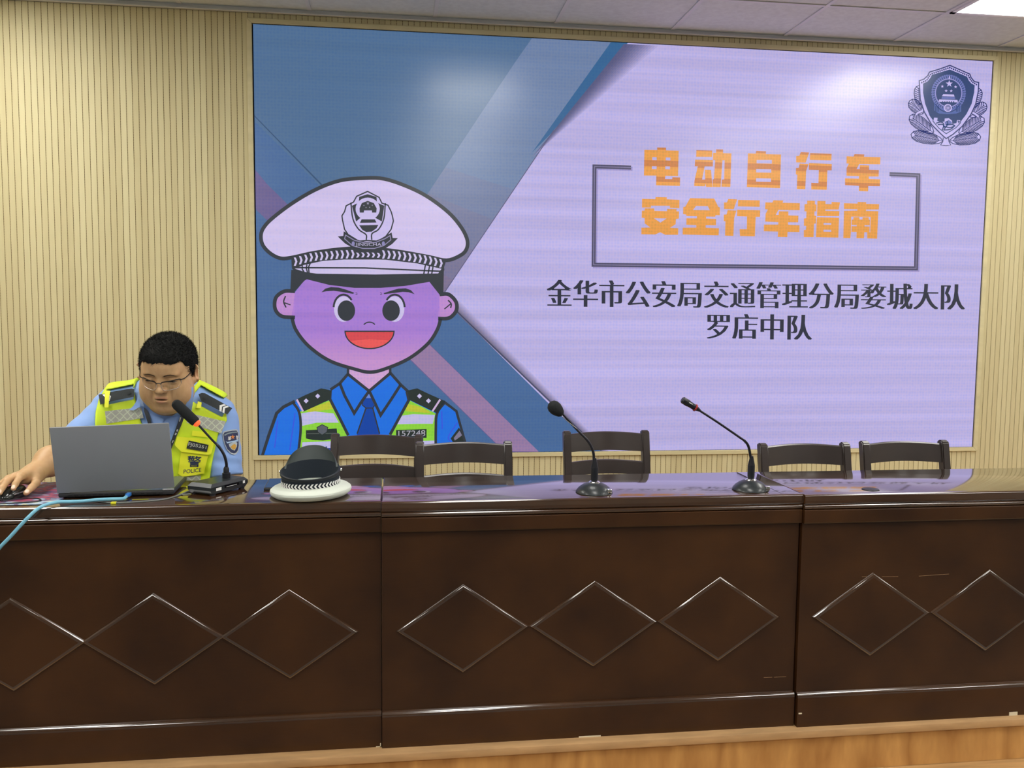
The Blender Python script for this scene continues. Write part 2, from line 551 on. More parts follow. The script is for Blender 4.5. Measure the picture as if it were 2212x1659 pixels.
class Art:
    def __init__(s):
        s.bm = bmesh.new(); s.mats = []

    def _mi(s, m):
        if m not in s.mats: s.mats.append(m)
        return s.mats.index(m)

    def poly2(s, uv, m, lay):
        y = -.0002 * lay
        vs = [s.bm.verts.new((u, y, SZ + v)) for u, v in uv]
        mi = s._mi(m)
        for tr in tessellate_polygon([[Vector((u, v, 0)) for u, v in uv]]):
            try:
                F = s.bm.faces.new([vs[i] for i in tr]); F.material_index = mi
            except ValueError:
                pass

    def poly(s, pts, m, lay, T=None):
        T = T or (lambda x, y: (x, y))
        s.poly2([clampuv(onscreen(*T(x, y))) for x, y in pts], m, lay)

    def line(s, pts, wd, m, lay, T=None, closed=False, sm=0):
        """stroke of width wd (image px) along pts"""
        T = T or (lambda x, y: (x, y))
        P = [Vector(T(*p)) for p in pts]
        if sm:
            P3 = [Vector((p.x, p.y, 0)) for p in P]
            if closed: P3 = P3 + P3[:1]
            P = [v.to_2d() for v in curve_pts(P3, sm)]
            if closed: P = P[:-1]
        n = len(P)
        L, R = [], []
        W = wd if hasattr(wd, '__len__') else [wd] * n
        for i in range(n):
            a = P[(i - 1) % n] if (closed or i) else P[i]
            b = P[(i + 1) % n] if (closed or i < n - 1) else P[i]
            d1 = (P[i] - a); d2 = (b - P[i])
            if d1.length < 1e-9: d1 = d2
            if d2.length < 1e-9: d2 = d1
            d1.normalize(); d2.normalize()
            n1 = Vector((-d1.y, d1.x)); n2 = Vector((-d2.y, d2.x))
            mt = n1 + n2
            if mt.length < 1e-6: mt = n1
            mt.normalize()
            k = (W[min(i, len(W) - 1)] * .62) / max(.35, mt.dot(n1))
            L.append(P[i] + mt * k); R.append(P[i] - mt * k)
        mi = s._mi(m); y = -.0002 * lay
        mk = lambda v: s.bm.verts.new((lambda u: (u[0], y, SZ + u[1]))(clampuv(onscreen(v.x, v.y))))
        lv = [mk(v) for v in L]; rv = [mk(v) for v in R]
        for i in range(n if closed else n - 1):
            j = (i + 1) % n
            try:
                F = s.bm.faces.new([lv[i], lv[j], rv[j], rv[i]]); F.material_index = mi
            except ValueError:
                pass

    def shape(s, pts, fill, out, wd, lay, T=None, sm=6):
        """closed smooth outline: filled, then stroked"""
        T = T or (lambda x, y: (x, y))
        P3 = [Vector((*T(*p), 0)) for p in pts]
        if sm: P3 = curve_pts(P3 + P3[:1], sm)[:-1] if False else closed_curve(P3, sm)
        q = [(v.x, v.y) for v in P3]
        if fill: s.poly(q, fill, lay)
        if out: s.line(q, wd, out, lay + 1, closed=True)

    def disc(s, cx, cy, rx, ry, m, lay, T=None, n=28):
        s.poly([(cx + rx * math.cos(2 * PI * k / n), cy + ry * math.sin(2 * PI * k / n)) for k in range(n)], m, lay, T)

    def build(s, name, parent, label=None):
        bmesh.ops.recalc_face_normals(s.bm, faces=s.bm.faces[:])
        for f in s.bm.faces:
            if f.normal.y > 0: f.normal_flip()
        me = bpy.data.meshes.new(name)
        bmesh.ops.translate(s.bm, vec=-wloc(parent), verts=s.bm.verts[:])
        s.bm.to_mesh(me); s.bm.free()
        for m in s.mats: me.materials.append(m)
        o = bpy.data.objects.new(name, me); SC.collection.objects.link(o); o.parent = parent
        if label: o['label'] = label
        return o


def clampuv(u):
    return min(max(u[0], 0), SW), min(max(u[1], 0), SH)


def closed_curve(P, n):
    m = len(P); out = []
    for i in range(m):
        a, b, c, d = P[i - 1], P[i], P[(i + 1) % m], P[(i + 2) % m]
        for k in range(n):
            t = k / n
            out.append(.5 * ((2 * b) + (c - a) * t + (2 * a - 5 * b + 4 * c - d) * t * t + (3 * b - a - 3 * c + d) * t ** 3))
    return out


def text2d(body, offset=0.0):
    """outline text -> (2-D vertices, triangles) at size 1"""
    c = bpy.data.curves.new('lettering', 'FONT'); c.body = body; c.offset = offset; c.resolution_u = 4; c.fill_mode = 'FRONT'
    o = bpy.data.objects.new('lettering', c); SC.collection.objects.link(o)
    dg = bpy.context.evaluated_depsgraph_get(); dg.update()
    me = o.evaluated_get(dg).to_mesh()
    vs = [(v.co.x, v.co.y) for v in me.vertices]; fs = [tuple(p.vertices) for p in me.polygons]
    o.evaluated_get(dg).to_mesh_clear()
    bpy.data.objects.remove(o); bpy.data.curves.remove(c)
    return vs, fs


def art_text(art, body, quad, m, lay, offset=0.0, shifts=(0.0,)):
    """fit text into the surveyed quad (tl, tr, br, bl)"""
    vs, fs = text2d(body, offset)
    x0 = min(v[0] for v in vs); x1 = max(v[0] for v in vs); y0 = min(v[1] for v in vs); y1 = max(v[1] for v in vs)
    tl, tr, br, bl = [Vector(q) for q in quad]
    mi = art._mi(m)
    for si, sh in enumerate(shifts):
        out = []
        for x, y in vs:
            s_ = (x - x0) / (x1 - x0); t_ = (y - y0) / (y1 - y0)
            p = (bl * (1 - s_) + br * s_) * (1 - t_) + (tl * (1 - s_) + tr * s_) * t_
            u = clampuv(onscreen(p.x + sh, p.y))
            out.append(art.bm.verts.new((u[0], -.0002 * lay - .00003 * si, SZ + u[1])))
        for f in fs:
            try:
                F = art.bm.faces.new([out[i] for i in f]); F.material_index = mi
            except ValueError:
                pass


screen = thing('led_screen', (SW / 2, 0, SZ), 'huge wall-mounted LED screen showing a cartoon police officer and orange title', 'screen')
M_BLK = mat('black_cabinet', (.01, .01, .012), .5)
mb = MB(); mb.box((.001, .0012, SZ + .001), (SW - .001, .08, SZ + SH - .001)); mb.box((-.009, .02, SZ - .003), (SW + .009, .08, SZ + SH + .003))
mb.build('cabinet', M_BLK, screen)

BLUE, STEEL = led(76, 110, 158, .04), led(82, 114, 152, .04)
LAV = led(190, 182, 234, .095)
OUT = led(52, 58, 66, .02)
WHITE = led(203, 196, 240, .04)

# --- slide background
A = Art()
A.poly2([(0, 0), (SW, 0), (SW, SH), (0, SH)], BLUE, 0)
A.poly([(400, -60), (1500, 20), (1060, 700), (760, 470), (548, 262)], STEEL, 1)
A.line([(545, 250), (760, 466)], 3, led(54, 84, 120, .03), 2)
A.poly([(548, 366), (575, 396), (1165, 976), (1165, 1100), (1090, 1000), (552, 452)], led(108, 98, 148, .05), 3)
A.poly([(860, 678), (1165, 976), (1165, 1100), (1090, 974), (830, 720)], led(152, 126, 168, .05), 4)
# grey band behind the title side
for i in range(9):
    f0, f1 = i / 9, (i + 1) / 9
    c0 = (112, 134, 172); c1 = (132, 112, 142)
    c = tuple(int(a + (b - a) * max(0, (f0 - .45) / .55)) for a, b in zip(c0, c1))
    lx = lambda f: (1150 + (812 - 1150) * f, 80 + (587 - 80) * f)
    rx = lambda f: (1330 + (940 - 1330) * f, 84 + (672 - 84) * f)
    A.poly([lx(f0), rx(f0), rx(f1), lx(f1)], led(*c, .04), 5)
A.poly([(1321, 70), (1375, 70), (1357, 99), (1197, 283), (1150, 330)], led(56, 104, 152, .03), 6)
# white sheet, with the slide's own drop shadow along its edges
SHEET = [(1357, 90), (1197, 282), (950, 648), (975, 662), (1195, 880), (1300, 985), (2200, 1000), (2200, 90)]
A.poly(SHEET, LAV, 7)
n = 12
for i in range(n):
    f = i / n
    c = tuple(int(a + (b - a) * (f ** 1.3)) for a, b in zip((92, 94, 134), (190, 182, 234)))
    wd0, wd1 = 70 * f, 70 * (f + 1 / n)
    def off(t, d):
        x, y = 1353 + (1150 - 1353) * t, 96 + (340 - 96) * t
        k = (1 - t) * d
        return (x + k, y + k * .055)
    if i == 0: wd0 = -4
    A.poly([off(0, wd0), off(0, wd1), off(1, wd1), off(1, wd0)], led(*c, .05), 8)
for i in range(8):
    f = i / 8
    c = tuple(int(a + (b - a) * (f ** .8)) for a, b in zip((112, 106, 134), (190, 182, 234)))
    d0, d1 = 20 * f, 20 * (f + .125)
    if i == 0: d0 = -3
    A.poly([(975 + d0 * .8, 660 - d0 * .6), (1300 + d0 * .8, 985 - d0 * .6), (1300 + d1 * .8, 985 - d1 * .6), (975 + d1 * .8, 660 - d1 * .6)], led(*c, .05), 8)
A.line([(985, 670), (1300, 984)], 2.0, led(60, 70, 100, .03), 9)
A.line([(1197, 282), (955, 640)], 1.5, led(95, 92, 130, .03), 9)
# scan streaks of the panel
for yy, ww in ((143, 3), (182, 3), (223, 3), (262, 2.5), (300, 2.5)):
    pass
A.build('slide_background', screen)

# --- title lettering
def K(ox, oy, s): return lambda x, y: (ox + x * s, oy + y * s)


q_ = 270 / 2212
T1, T2, T3, T4 = K(1380, 310, q_), K(1650, 310, q_), K(1375, 415, q_), K(1640, 415, q_)
def banded_orange():  # darker rolling-shutter bands put into the colour of the upper title row
    m = led(222, 150, 60, .03, 'led_title').copy(); m.name = 'led_title_orange'
    t = m.node_tree
    geo = t.nodes.new('ShaderNodeNewGeometry'); sp = t.nodes.new('ShaderNodeSeparateXYZ'); t.links.new(geo.outputs['Position'], sp.inputs[0])
    r = t.nodes.new('ShaderNodeValToRGB'); r.color_ramp.interpolation = 'CONSTANT'
    mr = t.nodes.new('ShaderNodeMapRange')
    z0, z1 = SZ + 1.52, SZ + 2.0
    z0 = SZ + onscreen(1640, 420)[1]; z1 = SZ + onscreen(1640, 320)[1]
    mr.inputs['From Min'].default_value = z0; mr.inputs['From Max'].default_value = z1
    t.links.new(sp.outputs['Z'], mr.inputs['Value']); t.links.new(mr.outputs[0], r.inputs[0])
    a, d = (*lin(222, 150, 60), 1), (*lin(196, 120, 58), 1)
    els = r.color_ramp.elements
    els[0].position = 0; els[0].color = a; els[1].position = .20; els[1].color = d
    for p, c in ((.31, a), (.52, d), (.66, a), (.885, d)):
        e = els.new(p); e.color = c
    bs = t.nodes['Principled BSDF']
    mx = [l.from_node for l in t.links if l.to_socket == bs.inputs['Emission Color']][0]
    t.links.new(r.outputs[0], mx.inputs['A'])
    return m
ORG = banded_orange()
A = Art()
G1 = [[(105, 118), (332, 122), (330, 75), (488, 78), (486, 127), (712, 132), (700, 582), (475, 576), (470, 632), (598, 634), (600, 600), (737, 605), (733, 755), (312, 743), (316, 572), (97, 570)],
      [(1025, 122), (1305, 130), (1302, 242), (1022, 240)], [(1003, 290), (1320, 298), (1316, 412), (995, 406)],
      [(1050, 405), (1172, 410), (1125, 642), (1180, 642), (1176, 468), (1284, 470), (1310, 775), (1198, 772), (1185, 715), (1178, 762), (985, 757), (992, 660)],
      [(1320, 170), (1373, 171), (1375, 108), (1498, 112), (1497, 176), (1645, 180), (1625, 773), (1468, 769), (1476, 642), (1515, 640), (1525, 303), (1486, 302), (1454, 775), (1314, 772), (1312, 640), (1335, 635), (1358, 300), (1320, 298)],
      [(1938, 180), (2075, 185), (2085, 135), (2257, 145), (2253, 195), (2522, 200), (2505, 795), (1918, 775)]]
H1 = [[(245, 245), (322, 247), (322, 300), (243, 298)], [(483, 252), (565, 254), (563, 305), (482, 302)], [(238, 405), (322, 407), (320, 460), (236, 458)], [(475, 407), (558, 410), (556, 463), (474, 460)],
      [(2090, 297), (2360, 297), (2360, 362), (2090, 357)], [(2083, 458), (2350, 462), (2350, 522), (2083, 517)], [(2080, 620), (2345, 625), (2345, 685), (2080, 680)]]
HANG = [[(660, 158), (808, 165), (745, 345), (578, 340), (578, 228), (632, 225)], [(825, 175), (1205, 190), (1200, 305), (818, 297)],
        [(640, 360), (797, 368), (755, 490), (738, 815), (590, 810), (598, 560), (572, 550), (575, 437), (625, 435)],
        [(805, 352), (1208, 368), (1205, 482), (1130, 480), (1118, 825), (845, 818), (845, 700), (972, 706), (978, 475), (803, 470)]]
CHE = [(1610, 195), (1783, 200), (1775, 242), (2068, 250), (2063, 375), (1695, 368), (1645, 460), (1700, 462), (1705, 390), (1868, 395), (1868, 470), (2040, 475), (2035, 592), (1860, 590), (1862, 632), (2062, 640), (2058, 762), (1852, 758), (1850, 852), (1687, 845), (1690, 755), (1442, 742), (1442, 622), (1687, 628), (1690, 585), (1467, 577), (1470, 440), (1510, 365), (1467, 358), (1470, 232), (1592, 238)]
G3 = [[(345, 90), (542, 95), (540, 130), (767, 140), (765, 288), (597, 280), (597, 245), (262, 243), (262, 278), (103, 275), (105, 122), (340, 128)],
      [(152, 290), (320, 292), (322, 335), (547, 340), (548, 298), (715, 302), (712, 342), (760, 345), (755, 470), (705, 478), (698, 570), (600, 632), (745, 640), (742, 757), (515, 757), (425, 712), (335, 752), (92, 748), (92, 632), (250, 628), (150, 555), (150, 462), (98, 455), (102, 332), (150, 330)],
      [(955, 110), (1380, 118), (1455, 265), (1483, 275), (1480, 412), (1405, 410), (1400, 438), (1238, 436), (1238, 470), (1415, 478), (1412, 590), (1230, 588), (1230, 632), (1465, 642), (1460, 768), (822, 752), (825, 632), (1065, 630), (1065, 588), (888, 580), (890, 465), (1075, 466), (1075, 430), (890, 425), (885, 400), (830, 390), (835, 265), (870, 260)],
      [(1632, 125), (1788, 132), (1725, 308), (1555, 302), (1555, 187), (1605, 185)], [(1803, 140), (2188, 150), (2185, 265), (1800, 255)],
      [(1620, 322), (1775, 330), (1735, 460), (1720, 778), (1572, 772), (1580, 520), (1550, 515), (1552, 400), (1600, 398)],
      [(1788, 315), (2195, 325), (2192, 440), (2115, 440), (2100, 785), (1838, 778), (1830, 660), (1958, 660), (1962, 435), (1785, 430)]]
H3 = [[(315, 465), (540, 468), (428, 542)], [(1060, 247), (1268, 252), (1305, 325), (1005, 320)]]
G4 = [[(258, 148), (432, 152), (420, 192), (725, 200), (722, 325), (345, 318), (300, 405), (350, 408), (355, 342), (522, 345), (522, 415), (700, 420), (695, 538), (515, 536), (517, 580), (720, 590), (718, 710), (508, 706), (503, 798), (333, 795), (340, 702), (88, 695), (90, 577), (342, 577), (345, 535), (112, 525), (120, 385), (160, 312), (110, 305), (115, 185), (240, 188)],
      [(855, 155), (992, 158), (990, 220), (1020, 225), (1018, 345), (985, 345), (983, 420), (1012, 425), (1008, 560), (975, 562), (968, 800), (795, 798), (795, 672), (832, 670), (838, 600), (797, 600), (797, 470), (838, 465), (842, 345), (805, 342), (808, 218), (855, 215)],
      [(1035, 160), (1178, 163), (1178, 215), (1285, 218), (1287, 178), (1435, 185), (1410, 312), (1175, 312), (1175, 335), (1425, 340), (1418, 430), (1028, 428)], [(1025, 447), (1418, 457), (1405, 808), (1010, 800)],
      [(1747, 178), (1898, 182), (1897, 212), (2127, 218), (2120, 312), (1895, 312), (1895, 337), (2112, 342), (2090, 828), (1915, 822), (1915, 715), (1865, 712), (1858, 820), (1725, 818), (1728, 708), (1628, 706), (1618, 818), (1493, 815), (1505, 335), (1742, 332), (1742, 308), (1505, 303), (1505, 200), (1745, 207)]]
H4 = [[(1145, 550), (1280, 552), (1280, 583), (1145, 582)], [(1143, 668), (1280, 670), (1278, 705), (1143, 703)],
      [(1632, 438), (1975, 443), (1975, 451), (1632, 446)], [(1632, 438), (1644, 438), (1637, 700), (1627, 700)], [(1964, 445), (1975, 445), (1968, 715), (1956, 715)], [(1632, 440), (1672, 440), (1670, 492), (1632, 490)], [(1778, 445), (1832, 445), (1832, 490), (1778, 488)], [(1945, 445), (1975, 445), (1973, 495), (1943, 492)],
      [(1635, 585), (1730, 587), (1730, 608), (1635, 606)], [(1868, 590), (1970, 592), (1970, 612), (1868, 610)]]
for G, T in ((G1, T1), (HANG + [CHE], T2), (G3, T3), (G4, T4)):
    for g in G: A.poly(g, ORG, 9, T)
for G, T in ((H1, T1), (H3, T3), (H4, T4)):
    for g in G: A.poly(g, LAV, 10, T)
A.build('title_lettering', screen, 'heavy orange Chinese title in two rows')

# --- bracket frame round the title
A = Art()
FR = led(80, 78, 108, .03); FL = led(128, 122, 158, .03); FS = led(160, 150, 205, .05)
for seg in ([(1364, 362.5), (1285, 360), (1283, 572), (1979, 580), (1984, 379.5), (1922, 377)],):
    A.line([(x + 3, y + 3) for x, y in seg], 7, FS, 8)
    A.line(seg, 7, FR, 9)
    A.line(seg, 1.6, FL, 10)
A.build('title_bracket', screen, 'open grey bracket frame around the title')

# --- caption lettering
A = Art()
DK = led(44, 48, 64, .02)
art_text(A, '金华市公安局交通管理分局婺城大队', [(1184, 604), (2083, 614), (2082, 669), (1184, 662)], DK, 9, -.013, (-2.5, -1.25, 0, 1.25, 2.5))
art_text(A, '罗店中队', [(1530, 677), (1753, 680), (1752, 734), (1530, 731)], DK, 9, -.013, (-2.5, -1.25, 0, 1.25, 2.5))
A.build('caption_lettering', screen, 'dark grey Chinese unit name in two rows')

# --- police crest, upper right corner
A = Art()
E = K(1920, 100, 292 / 2212)
NAVY, NAV2, CW = led(40, 66, 118, .03), led(44, 54, 112, .03), led(196, 188, 244, .05)
MIDB = led(104, 116, 186, .03)


def leaf(tip, base, wd, nv):
    t, b = Vector(tip), Vector(base)
    d = (b - t); L = d.length; d.normalize(); nn = Vector((-d.y, d.x))
    prof = [(0, 0), (.06, .55), (.2, .9), (.42, 1), (.7, .85), (.9, .5), (1, .12)]
    up = [t + d * (L * a) + nn * (wd * w_) for a, w_ in prof]; dn = [t + d * (L * a) - nn * (wd * w_) for a, w_ in prof[1:]][::-1]
    pl = [tuple(v) for v in up + dn]
    A.poly(pl, CW, 9, E); A.line(pl, 1.5, NAV2, 10, E, closed=True)
    A.line([tuple(t + d * L * .1), tuple(b)], 1.0, NAV2, 10, E)
    for i in range(nv):
        f = .18 + .76 * i / nv
        c = t + d * (L * f)
        wf = np.interp(f - .12, [p[0] for p in prof], [p[1] for p in prof]) * wd * .92
        for sg in (1, -1):
            e_ = t + d * (L * (f - .13)) + nn * (wf * sg)
            A.line([tuple(c), tuple(e_)], [1.0, 2.0], NAV2, 10, E)


for t_, b_, w_, nv in (((490, 655), (500, 960), 78, 7), ((345, 900), (560, 1110), 95, 9), ((345, 1150), (730, 1420), 105, 13), ((365, 1450), (880, 1560), 100, 16),
                       ((1478, 700), (1400, 1010), 78, 7), ((1590, 950), (1330, 1160), 95, 9), ((1560, 1190), (1150, 1430), 105, 13), ((1505, 1490), (1000, 1560), 100, 16)):
    leaf(t_, b_, w_, nv)
for a in (((445, 1130), (480, 1095), (550, 1068)), ((1368, 1095), (1420, 1120), (1470, 1165))):
    A.line(a, 5.2, NAV2, 11, E); A.line(a, 3.4, CW, 12, E)
A.line([(845, 1620), (940, 1635), (1020, 1620)], 1.5, NAV2, 10, E)
A.poly([(895, 1480), (975, 1480), (980, 1560), (1010, 1625), (860, 1622), (890, 1560)], CW, 11, E)
A.line([(893, 1500), (885, 1570), (850, 1620)], 1.4, NAV2, 12, E); A.line([(975, 1500), (985, 1570), (1012, 1620)], 1.4, NAV2, 12, E)
SHO = [(1000, 325), (1325, 468), (1345, 525), (1400, 590), (1470, 605), (1462, 760), (1420, 960), (1340, 1130), (1200, 1320), (1050, 1450), (938, 1520), (860, 1450), (700, 1290), (580, 1080), (515, 880), (500, 575), (575, 550), (640, 490), (665, 435), (830, 385)]
SHI = [(998, 392), (1280, 510), (1310, 575), (1350, 620), (1405, 650), (1395, 770), (1355, 950), (1270, 1120), (1140, 1290), (938, 1445), (800, 1320), (670, 1150), (595, 950), (562, 770), (562, 620), (630, 590), (680, 530), (705, 480)]
A.poly(SHO, CW, 13, E); A.line(SHO, 2.0, NAV2, 14, E, closed=True)
A.poly(SHI, NAVY, 14, E)
for P, n in ((((540, 605), (620, 570), (670, 490), (690, 465), (998, 362)), 17), (((998, 362), (1300, 492), (1325, 545), (1370, 600), (1432, 638)), 17)):
    pv = [Vector(p) for p in P]
    seg = [(pv[i + 1] - pv[i]).length for i in range(len(pv) - 1)]; tot = sum(seg)
    for i in range(n):
        s_ = tot * i / (n - 1); j = 0
        while j < len(seg) - 1 and s_ > seg[j]: s_ -= seg[j]; j += 1
        c = pv[j].lerp(pv[j + 1], min(1, s_ / seg[j]))
        A.disc(c.x, c.y, 13, 15, NAV2, 15, E, 10)
# emblem ring, stars, gate
for k in range(44):
    a0, a1 = 2 * PI * k / 44, 2 * PI * (k + .62) / 44
    if .30 < ((a0 / (2 * PI)) % 1) < .2: continue
    ro, ri = 1.0, .74
    ctr = (978, 775); rx_, ry_ = 282, 300
    A.poly([(ctr[0] + rx_ * r_ * math.cos(a), ctr[1] + ry_ * r_ * math.sin(a)) for r_, a in ((ro, a0), (ro, a1), (ri, a1 + .05), (ri, a0 + .05))], MIDB, 15, E)
A.line([(978 + 268 * math.cos(2 * PI * k / 48), 775 + 285 * math.sin(2 * PI * k / 48)) for k in range(48)], 1.2, MIDB, 16, E, closed=True)
A.line([(978 + 215 * math.cos(2 * PI * k / 48), 775 + 228 * math.sin(2 * PI * k / 48)) for k in range(48)], 1.6, led(150, 150, 214, .03), 16, E, closed=True)


def star(cx, cy, r, m, lay, T):
    A_ = []
    for k in range(10):
        rr = r if k % 2 == 0 else r * .4
        A_.append((cx + rr * math.sin(PI * k / 5), cy - rr * math.cos(PI * k / 5)))
    return A_


for cx, cy, r in ((988, 625, 60), (875, 668, 28), (1092, 676, 28), (937, 740, 27), (1020, 742, 27)):
    A.poly(star(cx, cy, r, None, 0, None), CW, 16, E)
A.poly([(993, 480), (1008, 545), (975, 545)], CW, 16, E)
A.poly([(890, 795), (1063, 800), (1075, 835), (868, 828)], CW, 16, E)
A.poly([(868, 838), (1080, 843), (1088, 878), (860, 872)], MIDB, 16, E)
A.poly([(825, 880), (1122, 888), (1130, 930), (815, 918)], CW, 16, E)
for i in range(6):
    A.disc(880 + i * 36, 925, 10, 16, NAVY, 17, E, 10)
for r_, c in ((62, CW), (46, NAVY), (40, CW), (26, NAVY), (20, CW), (9, NAVY)):
    A.disc(966, 1020, r_, r_, c, 17 + (62 - r_) // 8, E, 22)
for k in range(16):
    a = 2 * PI * k / 16
    A.disc(966 + 62 * math.cos(a), 1020 + 62 * math.sin(a), 8, 8, CW, 17, E, 6)
A.poly([(745, 930), (770, 960), (960, 1085), (1160, 960), (1185, 935), (1180, 1080), (1100, 1112), (960, 1122), (820, 1110), (742, 1060)], led(82, 104, 172, .03), 15, E)
for x in (768, 792, 816, 1108, 1132, 1156):
    A.line([(x, 985), (x - 4, 1080)], 1.3, NAVY, 16, E)
A.line([(760, 955), (850, 1050), (965, 1090), (1080, 1050), (1170, 955)], 1.8, NAVY, 16, E, sm=5)
# wall and hills at the foot of the shield
WL = [(722, 1235), (735, 1170), (805, 1175), (800, 1225), (850, 1245), (905, 1235), (908, 1185), (985, 1180), (1040, 1225), (1045, 1275), (1100, 1260), (1110, 1212), (1175, 1215), (1170, 1265), (1100, 1340), (938, 1440), (820, 1350)]
A.poly(WL, CW, 15, E); A.line(WL, 1.4, NAVY, 16, E, closed=True)
A.poly([(912, 1250), (980, 1215), (1030, 1250), (1030, 1300), (930, 1310)], MIDB, 16, E)
for c in ([(770, 1270), (850, 1250), (900, 1290), (870, 1390)], [(800, 1290), (880, 1290), (910, 1340)], [(930, 1290), (1040, 1290), (1085, 1320)], [(900, 1320), (1000, 1340), (1080, 1310)], [(890, 1380), (1000, 1370), (1060, 1330)], [(950, 1230), (960, 1290), (900, 1370)], [(1125, 1235), (1150, 1240), (1140, 1270)]):
    A.line(c, 2.0, NAVY, 17, E, sm=5)
A.build('crest', screen, 'navy shield crest with leaves, star and gate')
# --- cartoon officer on the slide
A = Art()
sK = 500 / 2212
K2, K3 = K(540, 360, sK), K(540, 700, sK)
FACE, FACE2, NECK = led(166, 126, 216, .06), led(190, 142, 212, .05), led(208, 166, 216, .05)
SHIRT, SHIRT2, TIE = led(36, 116, 230, .03), led(62, 90, 226, .03), led(24, 72, 168, .02)
GRN, YEL, REF = led(142, 214, 66, .03), led(190, 200, 60, .03), led(194, 192, 236, .05)
EPA = led(44, 54, 52, .02)
# neck and shoulders first (layer 10..)
A.poly([(938, 340), (1340, 340), (1335, 470), (1145, 640), (938, 480)], NECK, 10, K3)
sh = [(120, 1250), (180, 1060), (260, 840), (410, 745), (520, 720), (780, 620), (860, 560), (940, 470), (1140, 640), (1340, 465), (1440, 570), (1510, 640), (1800, 740), (1975, 830), (2050, 1110), (2090, 1300), (120, 1300)]
A.poly(sh, SHIRT, 11, K3)
A.poly([(475, 835), (760, 725), (860, 900), (935, 1060), (960, 1300), (470, 1300)], GRN, 12, K3)
A.poly([(1525, 725), (1775, 850), (1775, 1300), (1330, 1300), (1330, 1060), (1440, 880)], GRN, 12, K3)
A.poly([(540, 815), (765, 735), (800, 790), (800, 810), (560, 840)], YEL, 13, K3)
A.poly([(1500, 760), (1640, 790), (1740, 850), (1490, 830)], YEL, 13, K3)
A.poly([(490, 850), (620, 832), (800, 852), (850, 940), (640, 940), (500, 970)], REF, 13, K3)
A.poly([(1440, 875), (1560, 858), (1770, 865), (1750, 950), (1600, 950), (1400, 955)], REF, 13, K3)
A.poly([(500, 1128), (940, 1110), (940, 1300), (495, 1300)], REF, 13, K3)
A.poly([(1340, 1120), (1770, 1110), (1770, 1300), (1340, 1300)], REF, 13, K3)
A.poly([(535, 1012), (830, 995), (840, 1090), (700, 1110), (600, 1105), (535, 1090)], EPA, 14, K3)
A.line([(545, 1045), (830, 1040)], 1.0, led(100, 110, 104, .02), 15, K3)
A.poly([(640, 985), (690, 958), (745, 985), (735, 1030), (690, 1058), (650, 1030)], led(92, 98, 108, .02), 15, K3)
A.line([(640, 985), (690, 958), (745, 985), (735, 1030), (690, 1058), (650, 1030)], 1.2, EPA, 16, K3, closed=True)
A.poly([(1398, 1010), (1690, 1000), (1690, 1085), (1398, 1085)], EPA, 14, K3)
art_text(A, '157248', [K3(1420, 1018), K3(1678, 1010), K3(1676, 1068), K3(1420, 1066)], led(176, 176, 190, .02), 15)
art_text(A, '警', [K3(612, 1165), K3(790, 1165), K3(790, 1345), K3(612, 1345)], led(40, 60, 150, .02), 15, .012)
A.poly([(1920, 1090), (2000, 985), (2060, 1100), (2060, 1140), (1950, 1140)], EPA, 14, K3)
A.poly([(1950, 1085), (2005, 1015), (2030, 1060), (1960, 1110)], led(128, 124, 150, .02), 15, K3)
# tie and collar
A.poly([(1090, 705), (1165, 705), (1190, 775), (1175, 800), (1240, 1045), (1250, 1300), (1000, 1300), (1025, 1045), (1110, 800), (1072, 770)], TIE, 14, K3)
A.poly([(1145, 655), (1085, 705), (1170, 705)], led(110, 140, 220, .03), 14, K3)
A.line([(1072, 770), (1110, 800), (1175, 800), (1192, 775)], 1.8, OUT, 15, K3)
A.line([(1072, 770), (1090, 705)], 1.4, OUT, 15, K3); A.line([(1110, 800), (1025, 1045)], 2.4, OUT, 15, K3); A.line([(1175, 800), (1240, 1045)], 2.4, OUT, 15, K3)
A.poly([(935, 480), (1140, 640), (1060, 760), (997, 845), (870, 600), (860, 560)], SHIRT, 16, K3)
A.poly([(1340, 470), (1440, 570), (1250, 865), (1145, 650)], SHIRT, 16, K3)
for L_ in ([(860, 565), (905, 680), (997, 850), (1060, 750), (1135, 645)], [(935, 475), (1140, 638), (1345, 465)], [(1145, 645), (1200, 760), (1250, 868), (1350, 720), (1440, 580)], [(935, 478), (860, 565), (770, 625)], [(1345, 468), (1440, 575), (1510, 640)],
           [(770, 630), (765, 715), (850, 880), (940, 1060)], [(1500, 640), (1520, 725), (1440, 870), (1340, 1055)]):
    A.line(L_, 5.0, OUT, 17, K3)
A.line([(940, 340), (938, 478)], 4.5, OUT, 17, K3); A.line([(1340, 340), (1342, 468)], 4.5, OUT, 17, K3)
A.poly([(440, 720), (520, 680), (680, 612), (780, 632), (765, 720), (510, 835)], EPA, 18, K3)
A.poly([(1510, 632), (1600, 612), (1700, 660), (1870, 735), (1790, 850), (1525, 722)], EPA, 18, K3)
for c in ((537, 732), (648, 686), (1622, 686), (1708, 731)):
    A.poly([(c[0], c[1] - 24), (c[0] + 24, c[1]), (c[0], c[1] + 24), (c[0] - 24, c[1])], WHITE, 19, K3)
A.line([(448, 718), (508, 832)], 3.2, led(206, 180, 224, .03), 19, K3); A.line([(1820, 718), (1745, 832)], 3.2, led(206, 180, 224, .03), 19, K3)
A.line([(430, 735), (320, 790), (255, 850), (180, 1060), (120, 1260)], 5.6, OUT, 18, K3)
A.line([(1850, 735), (1975, 830), (2000, 920), (2060, 1130)], 4.4, OUT, 18, K3)
A.line([(410, 745), (470, 840), (485, 1000), (460, 1250)], 4.6, OUT, 18, K3, sm=5); A.line([(1860, 750), (1790, 850), (1778, 1000), (1778, 1260)], 4.6, OUT, 18, K3, sm=5)
